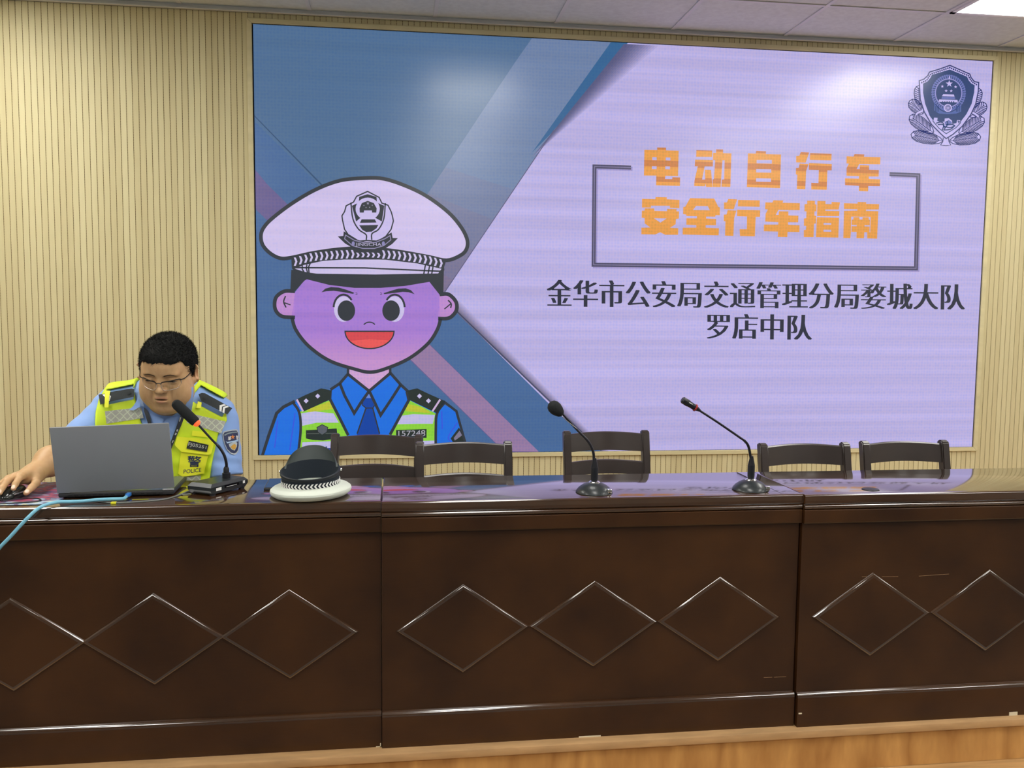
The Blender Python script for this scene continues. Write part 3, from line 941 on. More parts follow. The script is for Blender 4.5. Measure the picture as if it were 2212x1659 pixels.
for L_ in ([(430, 850), (415, 960), (380, 1200)], [(265, 920), (235, 1180)], [(1835, 830), (1840, 1000)], [(1985, 940), (1900, 1070), (1920, 1120)]):
    A.line(L_, 2.0, SHIRT2, 13, K3, sm=4)
# head
hd = [(430, 1200), (400, 1420), (405, 1480), (470, 1600), (560, 1710), (760, 1850), (1000, 1930), (1150, 1958), (1300, 1925), (1520, 1830), (1700, 1690), (1800, 1540), (1825, 1450), (1812, 1200), (1720, 1080), (1100, 1060), (540, 1060)]
A.poly(hd, FACE, 20, K2)
for i in range(10):
    f = i / 9
    c = tuple(int(a + (b - a) * f) for a, b in zip((166, 126, 216), (196, 148, 212)))
    y0 = 1540 + 34 * i
    top = [(x, y) for x, y in ((420, 1540), (470, 1600), (560, 1710), (760, 1850), (1000, 1930), (1150, 1958), (1300, 1925), (1520, 1830), (1700, 1690), (1790, 1560), (1800, 1540))]
    xs_l = np.interp(y0, [1540, 1600, 1710, 1850, 1930, 1958], [420, 470, 560, 760, 1000, 1150])
    xs_r = np.interp(y0, [1540, 1560, 1690, 1830, 1925, 1958], [1800, 1790, 1700, 1520, 1300, 1150])
    pts = [(xs_l, y0)] + [p for p in top if p[1] > y0 + 2] + [(xs_r, y0)]
    if len(pts) >= 3: A.poly(pts, led(*c, .05), 21 + i * .08, K2)
for ear in ([(430, 1190), (330, 1190), (255, 1240), (235, 1310), (250, 1380), (310, 1430), (430, 1440)], [(1815, 1220), (1900, 1220), (1970, 1290), (1975, 1370), (1930, 1430), (1880, 1450), (1800, 1450)]):
    P = [v for v in curve_pts([(p[0], p[1], 0) for p in ear], 6)]
    q = [(v.x, v.y) for v in P]
    A.poly(q, FACE2, 20, K2); A.line(q, 6.5, OUT, 22, K2)
A.line([(340, 1235), (322, 1290), (345, 1345)], 2.4, OUT, 23, K2, sm=4); A.line([(330, 1300), (388, 1320)], 2.0, OUT, 23, K2)
A.line([(1895, 1275), (1925, 1310), (1920, 1350)], 2.4, OUT, 23, K2, sm=4); A.line([(1920, 1310), (1860, 1360)], 2.0, OUT, 23, K2)
A.line([(400, 1440), (440, 1560), (560, 1712), (760, 1852), (1000, 1932), (1150, 1962), (1300, 1928), (1520, 1832), (1700, 1692), (1790, 1560), (1825, 1450)], 6.0, OUT, 22, K2, sm=5)
# mouth, nose, eyes, brows
mo = [(910, 1572), (1378, 1572)] + [(1144 + 234 * math.cos(a), 1572 + 165 * math.sin(a)) for a in np.linspace(.08, PI - .08, 22)]
A.poly(mo, led(214, 76, 84, .03), 22, K2)
A.poly([(960, 1665), (1144, 1645), (1330, 1660), (1260, 1712), (1144, 1737), (1030, 1712)], led(232, 92, 92, .03), 23, K2)
A.line(mo, 2.2, OUT, 24, K2, closed=True)
A.line([(1088, 1508), (1115, 1490), (1145, 1485), (1175, 1492), (1195, 1508)], 2.0, OUT, 22, K2, sm=4)
for cx, px_, s in ((895, 922, 1), (1385, 1350, -1)):
    A.disc(cx, 1360, 92, 122, WHITE, 22, K2)
    A.disc(px_, 1375, 84, 98, OUT, 23, K2)
    arc = [(cx + 95 * math.cos(a), 1350 + 128 * math.sin(a)) for a in (np.linspace(PI * 1.02, PI * 1.80, 14) if s > 0 else np.linspace(PI * 1.2, PI * 1.98, 14))]
    A.line(arc, 3.4, OUT, 24, K2)
A.poly([(683, 1200), (720, 1165), (775, 1150), (850, 1155), (920, 1175), (1000, 1205), (985, 1215), (900, 1200), (800, 1185), (730, 1190)], OUT, 22, K2)
A.poly([(1575, 1218), (1540, 1180), (1490, 1162), (1420, 1165), (1350, 1185), (1278, 1208), (1285, 1218), (1370, 1208), (1460, 1196), (1520, 1200)], OUT, 22, K2)
for x, y, dx in ((1010, 1212, 18), (1245, 1212, 18)):
    A.line([(x, y - 8), (x + dx, y - 2)], 1.0, OUT, 23, K2); A.line([(x, y + 10), (x + dx, y + 10)], 1.0, OUT, 23, K2)
# hair and cap
A.poly([(395, 985), (385, 1200), (430, 1190), (520, 1090), (545, 1075), (560, 1000)], OUT, 24, K2)
A.poly([(1855, 985), (1850, 1220), (1815, 1225), (1720, 1105), (1710, 1080), (1700, 1000)], OUT, 24, K2)
A.poly([(400, 975), (540, 1075), (760, 1130), (1000, 1158), (1250, 1158), (1480, 1140), (1720, 1100), (1860, 990), (1850, 900), (1180, 870), (420, 900)], OUT, 25, K2)
A.poly([(430, 975), (600, 905), (900, 888), (1300, 888), (1660, 925), (1840, 965), (1800, 1020), (1200, 1030), (640, 1022), (520, 1005)], WHITE, 26, K2)
A.line([(430, 965), (1100, 968), (1830, 1000)], 2.6, OUT, 27, K2)
for L_ in ([(500, 940), (500, 980), (520, 1012)], [(545, 935), (538, 970), (552, 1015)], [(580, 915), (560, 960), (565, 1015)], [(1680, 930), (1660, 1040)], [(1720, 940), (1700, 1040)], [(1752, 950), (1736, 1040)]):
    A.line(L_, 2.4, OUT, 27, K2)
cap = [(400, 868), (290, 875), (190, 825), (120, 745), (105, 650), (140, 570), (230, 480), (420, 340), (640, 215), (860, 135), (1080, 112), (1280, 118), (1500, 190), (1700, 290), (1900, 440), (2020, 580), (2078, 700), (2070, 790), (2010, 850), (1880, 895), (1700, 860), (1400, 808), (1100, 780), (850, 790), (600, 825)]
A.shape(cap, led(206, 196, 242, .05), OUT, 6.5, 27, K2, sm=5)
bandp = [(395, 870), (600, 818), (850, 785), (1130, 775), (1400, 800), (1700, 850), (1880, 890), (1850, 980), (1600, 925), (1300, 890), (1000, 882), (700, 900), (400, 965)]
A.poly(bandp, OUT, 29, K2)
for i in range(29):
    f = (i + .5) / 29
    x = 410 + 1440 * f
    yc = np.interp(x, [395, 600, 850, 1130, 1400, 1700, 1870], [918, 862, 840, 832, 845, 890, 935])
    h_ = 40 if abs(x - 1130) > 110 else 24
    yc += 0 if h_ == 40 else 10
    A.poly([(x - 16, yc - h_), (x + 4, yc - h_ + 2), (x + 19, yc), (x + 4, yc + h_), (x - 16, yc + h_), (x - 1, yc)], WHITE, 30, K2)
# badge on the cap
wl = [(1125, 238), (1235, 295), (1262, 350), (1320, 370), (1350, 430), (1362, 470), (1372, 520), (1350, 600), (1290, 680), (1210, 712), (1120, 706), (1050, 712), (960, 680), (905, 600), (885, 510), (880, 470), (905, 430), (920, 375), (990, 340), (1020, 285)]
A.poly(wl, led(200, 192, 242, .05), 30, K2); A.line(wl, 2.2, OUT, 31, K2, closed=True)
A.line([(965, 345), (985, 500), (1040, 600), (1110, 650), (1112, 700)], 2.4, OUT, 31, K2, sm=4); A.line([(1295, 350), (1280, 500), (1230, 600), (1168, 640), (1165, 700)], 2.4, OUT, 31, K2, sm=4)
A.poly([(1125, 265), (1210, 290), (1215, 345), (1285, 375), (1262, 525), (1180, 480), (1070, 480), (1015, 525), (975, 375), (1040, 345), (1045, 290)], OUT, 31, K2)
A.disc(1126, 405, 116, 108, led(200, 192, 242, .05), 32, K2)
A.poly([(1050, 440), (1048, 400), (1070, 350), (1126, 328), (1185, 350), (1212, 400), (1208, 440), (1168, 440), (1166, 420), (1092, 420), (1088, 440)], OUT, 33, K2)
for cx, cy, r in ((1128, 352, 16), (1090, 372, 8), (1170, 370, 8), (1110, 392, 8), (1145, 390, 8)):
    A.poly(star(cx, cy, r, None, 0, None), led(160, 158, 190, .02), 34, K2)
A.poly([(1068, 505), (1195, 505), (1210, 535), (1052, 538)], OUT, 33, K2); A.poly([(1045, 562), (1228, 558), (1210, 590), (1165, 622), (1110, 625), (1075, 605)], OUT, 33, K2)
rb = [(840, 668), (893, 662), (897, 618), (960, 655), (1040, 705), (1110, 720), (1160, 718), (1230, 702), (1300, 660), (1355, 630), (1365, 682), (1415, 684), (1360, 740), (1290, 785), (1200, 800), (1080, 798), (980, 775), (910, 735)]
A.poly(rb, OUT, 34, K2)
rb2 = [(905, 690), (915, 655), (1000, 705), (1110, 732), (1200, 725), (1290, 690), (1340, 660), (1348, 700), (1280, 755), (1190, 782), (1080, 782), (980, 755)]
A.line(rb2, 1.6, led(142, 138, 178, .03), 35, K2, closed=True)
art_text(A, 'JINGCHA', [K2(1010, 728), K2(1258, 728), K2(1258, 768), K2(1010, 768)], led(176, 172, 206, .02), 36, .01)
for cx in (988, 1276):
    A.disc(cx, 735, 15, 22, led(140, 138, 190, .02), 36, K2, 8)
A.build('cartoon_officer', screen, 'cartoon police officer in white cap and green vest')
# ================================================================== conference tables
def lacquer():
    m, t, b = nodes('dark_walnut_lacquer')
    geo = t.nodes.new('ShaderNodeNewGeometry')
    n = t.nodes.new('ShaderNodeTexNoise'); n.inputs['Scale'].default_value = 4.5; n.inputs['Detail'].default_value = 3
    t.links.new(geo.outputs['Position'], n.inputs['Vector'])
    mp = t.nodes.new('ShaderNodeMapping'); mp.inputs['Scale'].default_value = (5, 30, 60)
    t.links.new(geo.outputs['Position'], mp.inputs[0])
    n2 = t.nodes.new('ShaderNodeTexNoise'); n2.inputs['Scale'].default_value = 4; n2.inputs['Detail'].default_value = 6
    t.links.new(mp.outputs[0], n2.inputs['Vector'])
    ad = t.nodes.new('ShaderNodeMath'); ad.operation = 'MULTIPLY_ADD'; ad.inputs[1].default_value = .12
    t.links.new(n2.outputs['Fac'], ad.inputs[0])
    s_ = t.nodes.new('ShaderNodeMath'); s_.operation = 'MULTIPLY'; s_.inputs[1].default_value = .88
    t.links.new(n.outputs['Fac'], s_.inputs[0]); t.links.new(s_.outputs[0], ad.inputs[2])
    r = t.nodes.new('ShaderNodeValToRGB')
    r.color_ramp.elements[0].position = .3; r.color_ramp.elements[0].color = (.031, .0118, .0045, 1)
    r.color_ramp.elements[1].position = .68; r.color_ramp.elements[1].color = (.064, .0245, .0072, 1)
    t.links.new(ad.outputs[0], r.inputs[0]); t.links.new(r.outputs[0], b.inputs['Base Color'])
    b.inputs['Roughness'].default_value = .16
    b.inputs['Specular IOR Level'].default_value = .5
    b.inputs['Coat Weight'].default_value = .6; b.inputs['Coat Roughness'].default_value = .04
    return m, t, b


M_LACQ, t_, b_ = lacquer()
b_.inputs['Roughness'].default_value = .3
b_.inputs['Specular IOR Level'].default_value = .3
b_.inputs['Coat Weight'].default_value = .25
M_TOP, t_, b_ = lacquer(); M_TOP.name = 'polished_tabletop'
b_.inputs['Roughness'].default_value = .11
b_.inputs['IOR'].default_value = 2.0
b_.inputs['Coat Weight'].default_value = 1.0; b_.inputs['Coat IOR'].default_value = 1.85; b_.inputs['Coat Roughness'].default_value = .07
g_ = t_.nodes.new('ShaderNodeNewGeometry')
n_ = t_.nodes.new('ShaderNodeTexNoise'); n_.inputs['Scale'].default_value = 14; n_.inputs['Detail'].default_value = 1
t_.links.new(g_.outputs['Position'], n_.inputs['Vector'])
bp = t_.nodes.new('ShaderNodeBump'); bp.inputs['Strength'].default_value = .014; bp.inputs['Distance'].default_value = .004
t_.links.new(n_.outputs['Fac'], bp.inputs['Height']); t_.links.new(bp.outputs[0], b_.inputs['Normal']); t_.links.new(bp.outputs[0], b_.inputs['Coat Normal'])
M_BEAD, t_, b_ = lacquer(); M_BEAD.name = 'polished_moulding'
b_.inputs['Roughness'].default_value = .11; b_.inputs['IOR'].default_value = 1.85; b_.inputs['Coat Roughness'].default_value = .09; b_.inputs['Coat Weight'].default_value = 1.0
M_CHIP = mat('bare_chipped_board', (.75, .66, .48), .8)

TZ = .7606
YB = -1.472           # rear edge of the tables


def conference_table(x0, x1, tx0, tx1, yf, label, diamonds, rail=(0, 0)):
    """front board at yf; tabletop from tx0 to tx1"""
    g = .0008
    t = thing('conference_table', ((x0 + x1) / 2, (yf + YB) / 2, 0), label, 'table', 'dark wooden conference tables in one row')
    m = MB()
    m.box((tx0 + g, yf + .014, TZ - .03), (tx1 - g, YB, TZ), .002)
    m.build('tabletop', M_TOP, t)
    r0, r1 = x0 + rail[0] + g, x1 + rail[1] - g
    m = MB()
    m.prism_x([(.0135, .7604), (.0075, .7604), (.0045, .7600), (.0022, .7588), (.0007, .7568), (0, .7538), (0, .732), (.004, .7285), (.0135, .7285)], r0, r1, yf, True)
    m.build('top_rail', M_BEAD, t)
    m = MB()
    c = [(.016 - .0) for _ in range(1)]
    arc = [(.010 - .011 * math.cos(a), .7205 + .0085 * math.sin(a)) for a in np.linspace(PI / 2, -PI / 2, 9)]
    m.prism_x([(.02, .7285)] + [(y, z) for y, z in arc] + [(.02, .712)], r0, r1, yf, True)
    m.build('moulding', M_BEAD, t)
    m = MB()
    m.prism_x([(.02, .7115), (.003, .7115), (0, .709), (0, .671), (.003, .667), (.02, .667)], r0, r1, yf)
    m.build('lower_rail', M_LACQ, t)
    m = MB()
    m.box((x0 + g, yf + .014, .09), (x1 - g, yf + .032, .726))
    m.build('front_panel', M_LACQ, t)
    m = MB()
    arc = [(.013 - .013 * math.cos(a), .098 + .014 * math.sin(a)) for a in np.linspace(PI / 2, -.05, 8)]
    m.prism_x([(.02, .112)] + [(y, z) for y, z in arc] + [(.02, .097)], x0 + g, x1 - g, yf, True)
    m.build('base_moulding', M_BEAD, t)
    m = MB()
    m.prism_x([(.02, .0968), (.001, .0968), (0, .095), (0, .0), (.02, .0)], x0 + g, x1 - g, yf)
    m.build('plinth', M_LACQ, t)
    for xs in ((x0 + g, x0 + g + .018), (x1 - g - .018, x1 - g)):
        m = MB(); m.box((xs[0], yf + .0325, 0), (xs[1], YB + .0, TZ - .0305)); m.build('side_panel', M_LACQ, t)
    # diamond mouldings, half-round strips mitred on the front board
    for cx in diamonds:
        m = MB()
        cz, hw, hh = .3605, .2035, .1395
        V = [(-hw, 0), (0, hh), (hw, 0), (0, -hh)]
        prof = [(1.0, .0142), (.9985, .0118), (.992, .0094), (.980, .0074), (.965, .0062), (.950, .0058), (.93, .0057)]
        vs, fs = [], []
        for s_, dy in prof:
            k_ = 1 - (1 - s_) * 1.5
            vs += [(cx + px * k_, yf + dy, cz + pz * k_) for px, pz in V]
        for r_ in range(len(prof) - 1):
            for k in range(4):
                fs.append((r_ * 4 + k, r_ * 4 + (k + 1) % 4, r_ * 4 + 4 + (k + 1) % 4, r_ * 4 + 4 + k))
        m.faces(vs, fs, True)
        m.build('diamond_edge', M_BEAD, t, auto=40)
        m = MB(); e = prof[-1]; k_ = 1 - (1 - e[0]) * 1.5
        fv = [(cx + px * k_, yf + e[1] + .0001, cz + pz * k_) for px, pz in V]
        m.faces(fv + [(x, yf + .0142, z) for x, y, z in fv], [(0, 1, 2, 3), (4, 7, 6, 5), (0, 4, 5, 1), (1, 5, 6, 2), (2, 6, 7, 3), (3, 7, 4, 0)])
        m.build('diamond_panel', M_LACQ, t)
    return t


TB1 = conference_table(-.690, .6295, -.690, .6285, -1.846, 'dark wooden table on the left with the laptop and cap on it', (-.421, -.031, .358))
TB2 = conference_table(.630, 1.949, .6315, 1.950, -1.856, 'middle dark wooden table carrying the two black dome-base microphones', (.876, 1.284, 1.690), (0, .003))
TB3 = conference_table(1.953, 3.270, 1.951, 3.270, -1.868, 'dark wooden table on the right with nothing standing on it', (2.200, 2.607, 3.012), (0, 0))
for q in ((2.70, -1.8685, .006, .03, .012), (1.958, -1.8685, .046, .011, .004)):
    m = MB(); m.box((q[0], q[1] - .0006, q[2] - q[4] / 2), (q[0] + q[3], q[1] + .001, q[2] + q[4] / 2)); m.build('chipped_edge', M_CHIP, TB3)
m = MB(); m.box((.612, -1.8468, .0), (.627, -1.845, .003)); m.box((.624, -1.8468, .0), (.627, -1.845, .012)); m.build('chipped_edge', M_CHIP, TB1)
m = MB(); m.box((1.24, -1.8568, .0), (1.31, -1.855, .004)); m.build('chipped_edge', M_CHIP, TB2)
m = MB(); m.lathe([(0, TZ + .006), (.012, TZ + .006), (.026, TZ + .003), (.028, TZ)], (2.205, -1.81, 0), 20); m.build('cable_grommet', mat('black_rubber', (.01, .01, .012), .4), TB3)

m = MB(); m.box((1.8852, -1.840, TZ - .0006), (1.8868, -1.474, TZ + .0003)); m.build('inlay_seam', mat('dark_seam', (.006, .004, .003), .5), TB2)

M_SCR = mat('scratch_pale', (.30, .17, .08), .7)
for tb_, yf_, segs in ((TB2, -1.856, ((1650, 1463.5, 1668, 1463), (1672, 1463, 1698, 1462))), (TB3, -1.868, ((1862, 1246, 1886, 1245), (1905, 1246, 1940, 1245.5), (1985, 1244.5, 2050, 1240)))):
    for a_, b2_, c_, d_ in segs:
        p0 = aty(a_, b2_, yf_ + .0137); p1 = aty(c_, d_, yf_ + .0137)
        m = MB(); m.tube([p0, p1], .0006, 6); m.build('scratch', M_SCR, tb_)
# ================================================================== wooden chairs behind the tables
M_CHAIR, t_, b_ = lacquer(); M_CHAIR.name = 'dark_chair_lacquer'
b_.inputs['Roughness'].default_value = .3; b_.inputs['Coat Weight'].default_value = .15; b_.inputs['Coat Roughness'].default_value = .2
for n_ in t_.nodes:
    if n_.type == 'VALTORGB':
        n_.color_ramp.elements[0].color = (.024, .0165, .0145, 1); n_.color_ramp.elements[1].color = (.040, .028, .024, 1)
M_SEAT = mat('chair_seat_wood', (.04, .022, .017), .3, coat=.4)


def make_chair():
    """built at the origin: rear posts on y = 0, seat towards -y"""
    t = thing('wooden_chair', (0, 0, 0), 'dark wooden chair', 'chair', 'dark wooden slat-back chairs behind the tables')
    H, hw, pw = .842, .180, .031
    lean = lambda z: .075 * max(0, (z - .42) / .42) ** 1.15
    for s in (-1, 1):
        m = MB()
        zs = [0, .2, .42, .5, .6, .7, .80, H - .008]
        x0, x1 = (s * hw - (pw if s > 0 else 0)), (s * hw + (0 if s > 0 else pw))
        prof = [(lean(z) - .075 - .018, z) for z in zs] + [(lean(H) - .075 - .010, H), (lean(H) - .075 + .010, H)] + [(lean(z) - .075 + .018, z) for z in zs[::-1]]
        tb = bmesh.new()
        n = len(prof)
        vs = [tb.verts.new((x0, y, z)) for y, z in prof] + [tb.verts.new((x1, y, z)) for y, z in prof]
        for k in range(n):
            tb.faces.new([vs[k], vs[(k + 1) % n], vs[n + (k + 1) % n], vs[n + k]])
        tb.faces.new(vs[:n][::-1]); tb.faces.new(vs[n:])
        bmesh.ops.recalc_face_normals(tb, faces=tb.faces[:])
        bmesh.ops.bevel(tb, geom=[e for e in tb.edges if e.calc_face_angle(0) > .5], offset=.004, segments=2, affect='EDGES')
        m.merge(tb, True)
        m.build('back_post', M_CHAIR, t)
    for z0, z1 in ((.757, .829), (.662, .716), (.545, .592)):
        m = MB()
        n = 14
        vs = []
        for i in range(n + 1):
            f = i / n
            x = -hw + pw - .004 + (2 * hw - 2 * pw + .008) * f
            bow = .028 * math.sin(PI * f)
            crown = .006 * math.sin(PI * f)
            for z, o_ in ((z0, -.008), (z1 - .004, -.008), (z1, -.004), (z1, .004), (z1 - .004, .008), (z0, .008)):
                vs.append((x, lean(z) - .075 + bow + o_, z + (crown if z > z0 else crown * .6)))
        fs = []
        for i in range(n):
            for k in range(6):
                fs.append((i * 6 + k, i * 6 + (k + 1) % 6, (i + 1) * 6 + (k + 1) % 6, (i + 1) * 6 + k))
        fs += [tuple(range(6)), tuple(range(n * 6, n * 6 + 6))[::-1]]
        m.faces(vs, fs, True)
        m.build('back_slat', M_CHAIR, t)
    m = MB(); m.box((-.162, -.42, .425), (.162, -.0975, .447), .007); m.build('seat', M_SEAT, t)
    for s in (-1, 1):
        m = MB(); m.box((s * .158 - (.034 if s > 0 else 0), -.425, 0), (s * .158 + (0 if s > 0 else .034), -.391, .4245), .003); m.build('front_leg', M_CHAIR, t)
        m = MB(); m.box((s * .152 - (.018 if s > 0 else 0), -.390, .17), (s * .152 + (0 if s > 0 else .018), -.0935, .20), .003); m.build('stretcher', M_CHAIR, t)
        m = MB(); m.box((s * .152 - (.02 if s > 0 else 0), -.390, .375), (s * .152 + (0 if s > 0 else .02), -.0935, .4245), .003); m.build('apron', M_CHAIR, t)
    return t


chair0 = make_chair()
CH = [((.601, -.985), -8, .0, 'dark wooden chair second from the left, set back between the cap and its nearer neighbour'),
      ((.926, -1.20), -1, 0, 'dark wooden chair close to the table at the join of the left and middle tables'),
      ((1.531, -.945), 0, 0, 'dark wooden chair set back behind the left dome-base microphone'),
      ((2.207, -1.325), 0, 0, 'dark wooden chair just right of the right dome-base microphone'),
      ((2.632, -1.295), 0, 0, 'rightmost dark wooden chair behind the right table'),
      ((-.11, -.955), 0, 0, 'dark wooden chair the officer is sitting on, hidden behind him')]
for i, ((x, y), deg, dz, lab) in enumerate(CH):
    c = chair0 if i == 0 else copy_tree(chair0)
    c.location = (x, y, 0); c.rotation_euler = (0, 0, math.radians(deg))
    c['label'] = lab

# ================================================================== microphones
M_MICB = mat('mic_base_black', (.014, .018, .020), .36, coat=.15)
M_MICP = mat('mic_black_plastic', (.012, .013, .018), .35)
M_NECK = mat('gooseneck_black_metal', (.02, .02, .026), .28, metal=.4)
M_FOAM = mat('mic_foam', (.012, .014, .015), .95, bump=.8, bscale=900)
M_CHR = mat('chrome', (.8, .8, .8), .12, metal=1.0)
M_RED = mat('red_light_ring', (.35, .03, .03), .4)
M_ORING = mat('lit_orange_ring', (.8, .1, .02), .4, emit=(1.0, .10, .03), estr=1.1)
M_WTAG = mat('white_tag', (.8, .8, .78), .5)


def P3(y, pts): return [aty(px, py, y) for px, py in pts]


def dome_mic(cx, cy, y, neck_px, label, foam):
    t = thing('table_microphone', (cx, cy, TZ), label, 'microphone')
    z = TZ
    m = MB()
    m.lathe([(.0, z + .0325), (.016, z + .0325), (.024, z + .031), (.037, z + .025), (.049, z + .016), (.0565, z + .007), (.0585, z + .002), (.0575, z), (0, z)], (cx, cy, 0), 48)
    b = m.build('base', M_MICB, t)
    m = MB(); m.box((cx + .032, cy - .0455, z + .006), (cx + .047, cy - .028, z + .019), .003); m.build('cable_socket', M_CHR, b)
    m = MB()
    m.lathe([(.0, z + .0375), (.012, z + .0375), (.0155, z + .036), (.019, z + .033), (.019, z + .0315), (0, z + .0315)], (cx, cy, 0), 30)
    m.build('chrome_ring', M_CHR, t)
    bx = aty(*neck_px[0], y)
    m = MB()
    m.lathe([(0, z + .0375), (.0100, z + .0375), (.0113, z + .046), (.0115, z + .078), (.0113, z + .0805), (0, z + .0805)], (cx, cy, 0), 28)
    m.build('plug', M_MICP, t)
    m = MB()
    m.lathe([(0, z + .0807), (.0112, z + .0807), (.0075, z + .098), (.0052, z + .110), (0, z + .110)], (cx, cy, 0), 28)
    m.build('collar', M_NECK, t)
    pts = curve_pts([Vector((cx, cy, z + .100))] + P3(y, neck_px), 8)
    m = MB(); m.tube(pts, [.0043 if i < len(pts) * .55 else .0036 for i in range(len(pts))], 12)
    m.build('gooseneck', M_NECK, t)
    a, c_ = [aty(*q, y) for q in foam[:2]]
    d = (c_ - a); L = d.length; d.normalize()
    q = d.to_track_quat('Z', 'Y').to_matrix()
    m = MB()
    if foam[2] == 'foam':
        m.lathe([(0, 0), (.007, 0), (.0125, .005), (.018, .016), (.0212, .028), (.0205, .040), (.016, .049), (.008, .0545), (0, .0555)], a, 28, q)
        m.build('windscreen', M_FOAM, t)
        m = MB(); m.lathe([(.0035, -.001), (.0075, .0005), (.0085, .003), (.0035, .004)], a, 24, q); m.build('ring', M_RED, t)
        m = MB(); e = a - d * .004
        sp = [e + Vector((-.006, -.004, .0)), e - d * .02 + Vector((-.005, -.004, -.001)), e - d * .06 + Vector((-.001, -.0035, 0))]
        m.tube(sp, .0011, 8); m.build('thin_rod', M_CHR, t)  # thin bright second line along the neck below the head
    else:
        m.lathe([(0, 0), (.0042, 0), (.0086, .016), (.0094, .020), (.0098, .042), (.0112, .046), (.0112, .066), (.008, .070), (0, .070)], a, 28, q)
        m.build('capsule', M_MICP, t)
        m = MB(); m.lathe([(.007, .0155), (.0115, .0155), (.0122, .018), (.0115, .0205), (.007, .0205)], a, 24, q); m.build('ring', M_RED, t)
        m = MB(); p = a + d * .040 + Vector((0, -.0100, .0040)); 
        rr = q.to_4x4(); 
        m.box((-.0022, -.0012, -.006), (.0022, .0012, .006), 0, Matrix.Translation(p) @ rr); m.build('white_mark', M_WTAG, t)
    return t


dome_mic(1.294, -1.775, -1.775, [(1283, 994), (1281, 975), (1270, 953), (1248, 930), (1226, 906), (1214, 893)],
         'black dome-base microphone with round foam head near the middle', ((1214.5, 896), (1192, 875), 'foam'))
dome_mic(1.811, -1.775, -1.775, [(1622, 990), (1617, 965), (1609, 953), (1598, 945), (1550, 912), (1510, 886)],
         'black dome-base microphone with a slim bare capsule head', ((1512, 887), (1470, 861), 'slim'))

# --- wedge conference microphone of the officer
wm = thing('conference_microphone', (.115, -1.66, TZ), 'black wedge-base conference microphone with orange ring before the officer', 'microphone')
A0, B0, C0 = Vector((.040, -1.690, 0)), Vector((.118, -1.737, 0)), Vector((.205, -1.602, 0))
D0 = A0 + (C0 - B0)
cen = (A0 + B0 + C0 + D0) / 4
def wedge(sc0, z0, sc1, z1, m):
    a = [cen + (p - cen) * sc0 + Vector((0, 0, z0)) for p in (A0, B0, C0, D0)]
    b = [cen + (p - cen) * sc1 + Vector((0, 0, z1)) for p in (A0, B0, C0, D0)]
    m.faces(a + b, [(0, 1, 5, 4), (1, 2, 6, 5), (2, 3, 7, 6), (3, 0, 4, 7), (4, 5, 6, 7), (3, 2, 1, 0)])
m = MB(); wedge(.90, TZ + .004, 1.0, TZ + .016, m); wedge(1.0, TZ + .0162, 1.0, TZ + .026, m); wedge(1.0, TZ + .0261, .86, TZ + .036, m)
wbase = m.build('base', M_MICB, wm)
for f in (A0, B0, C0, D0):
    p = cen + (f - cen) * .78
    m = MB(); m.lathe([(0, TZ), (.009, TZ), (.009, TZ + .0045), (0, TZ + .0045)], (p.x, p.y, 0), 14); m.build('rubber_foot', M_MICP, wm)
fd = (C0 - B0).normalized(); fn = Vector((fd.y, -fd.x, 0))
def onface(s, z, w_, h_, mt, name, out=.0006):
    m = MB(); p = B0 + fd * s + fn * out
    vs = [p + Vector((0, 0, z)), p + fd * w_ + Vector((0, 0, z)), p + fd * w_ + Vector((0, 0, z + h_)), p + Vector((0, 0, z + h_))]
    back = [v - fn * .0012 for v in vs]
    m.faces(vs + back, [(0, 1, 2, 3), (7, 6, 5, 4), (0, 4, 5, 1), (1, 5, 6, 2), (2, 6, 7, 3), (3, 7, 4, 0)])
    return m.build(name, mt, wbase)
onface(.022, TZ + .013, .022, .009, M_WTAG, 'white_sticker')
onface(.058, TZ + .0165, .062, .009, mat('dark_display', (.006, .006, .008), .1), 'display')
onface(.066, TZ + .0185, .044, .0010, M_WTAG, 'display_line', .0012)
onface(.138, TZ + .0170, .009, .0085, M_WTAG, 'round_sticker')
top = [cen + (p - cen) * .80 + Vector((0, 0, TZ + .0362)) for p in (A0, B0, C0, D0)]
nb = aty(489, 1028, -1.625)
nb = Vector((nb.x, -1.625, TZ + .036))
m = MB(); m.lathe([(0, TZ + .0362), (.0125, TZ + .0362), (.0125, TZ + .052), (.009, TZ + .0535), (.0085, TZ + .066), (.006, TZ + .072), (0, TZ + .072)], (nb.x, nb.y, 0), 24); m.build('plug', M_MICP, wm)
pts = curve_pts([Vector((nb.x, nb.y, TZ + .066))] + P3(-1.63, [(489, 1001), (485, 985), (478, 972), (470, 962), (458, 950), (428, 917)]), 8)
m = MB(); m.tube(pts, [.0046 if i < len(pts) * .66 else .0036 for i in range(len(pts))], 12); m.build('gooseneck', M_NECK, wm)
a, c_ = aty(427, 916, -1.63), aty(379, 871, -1.63)
d = (c_ - a).normalized(); q = d.to_track_quat('Z', 'Y').to_matrix()
m = MB(); m.lathe([(.003, -.006), (.0095, -.002), (.0115, .001), (.0115, .0065), (.003, .0085)], a, 28, q); m.build('light_ring', M_ORING, wm)
m = MB(); m.lathe([(0, .0075), (.0140, .0075), (.0155, .012), (.0162, .05), (.0160, .085), (.0135, .095), (.007, .1000), (0, .101)], a, 28, q); m.build('windscreen', M_FOAM, wm)

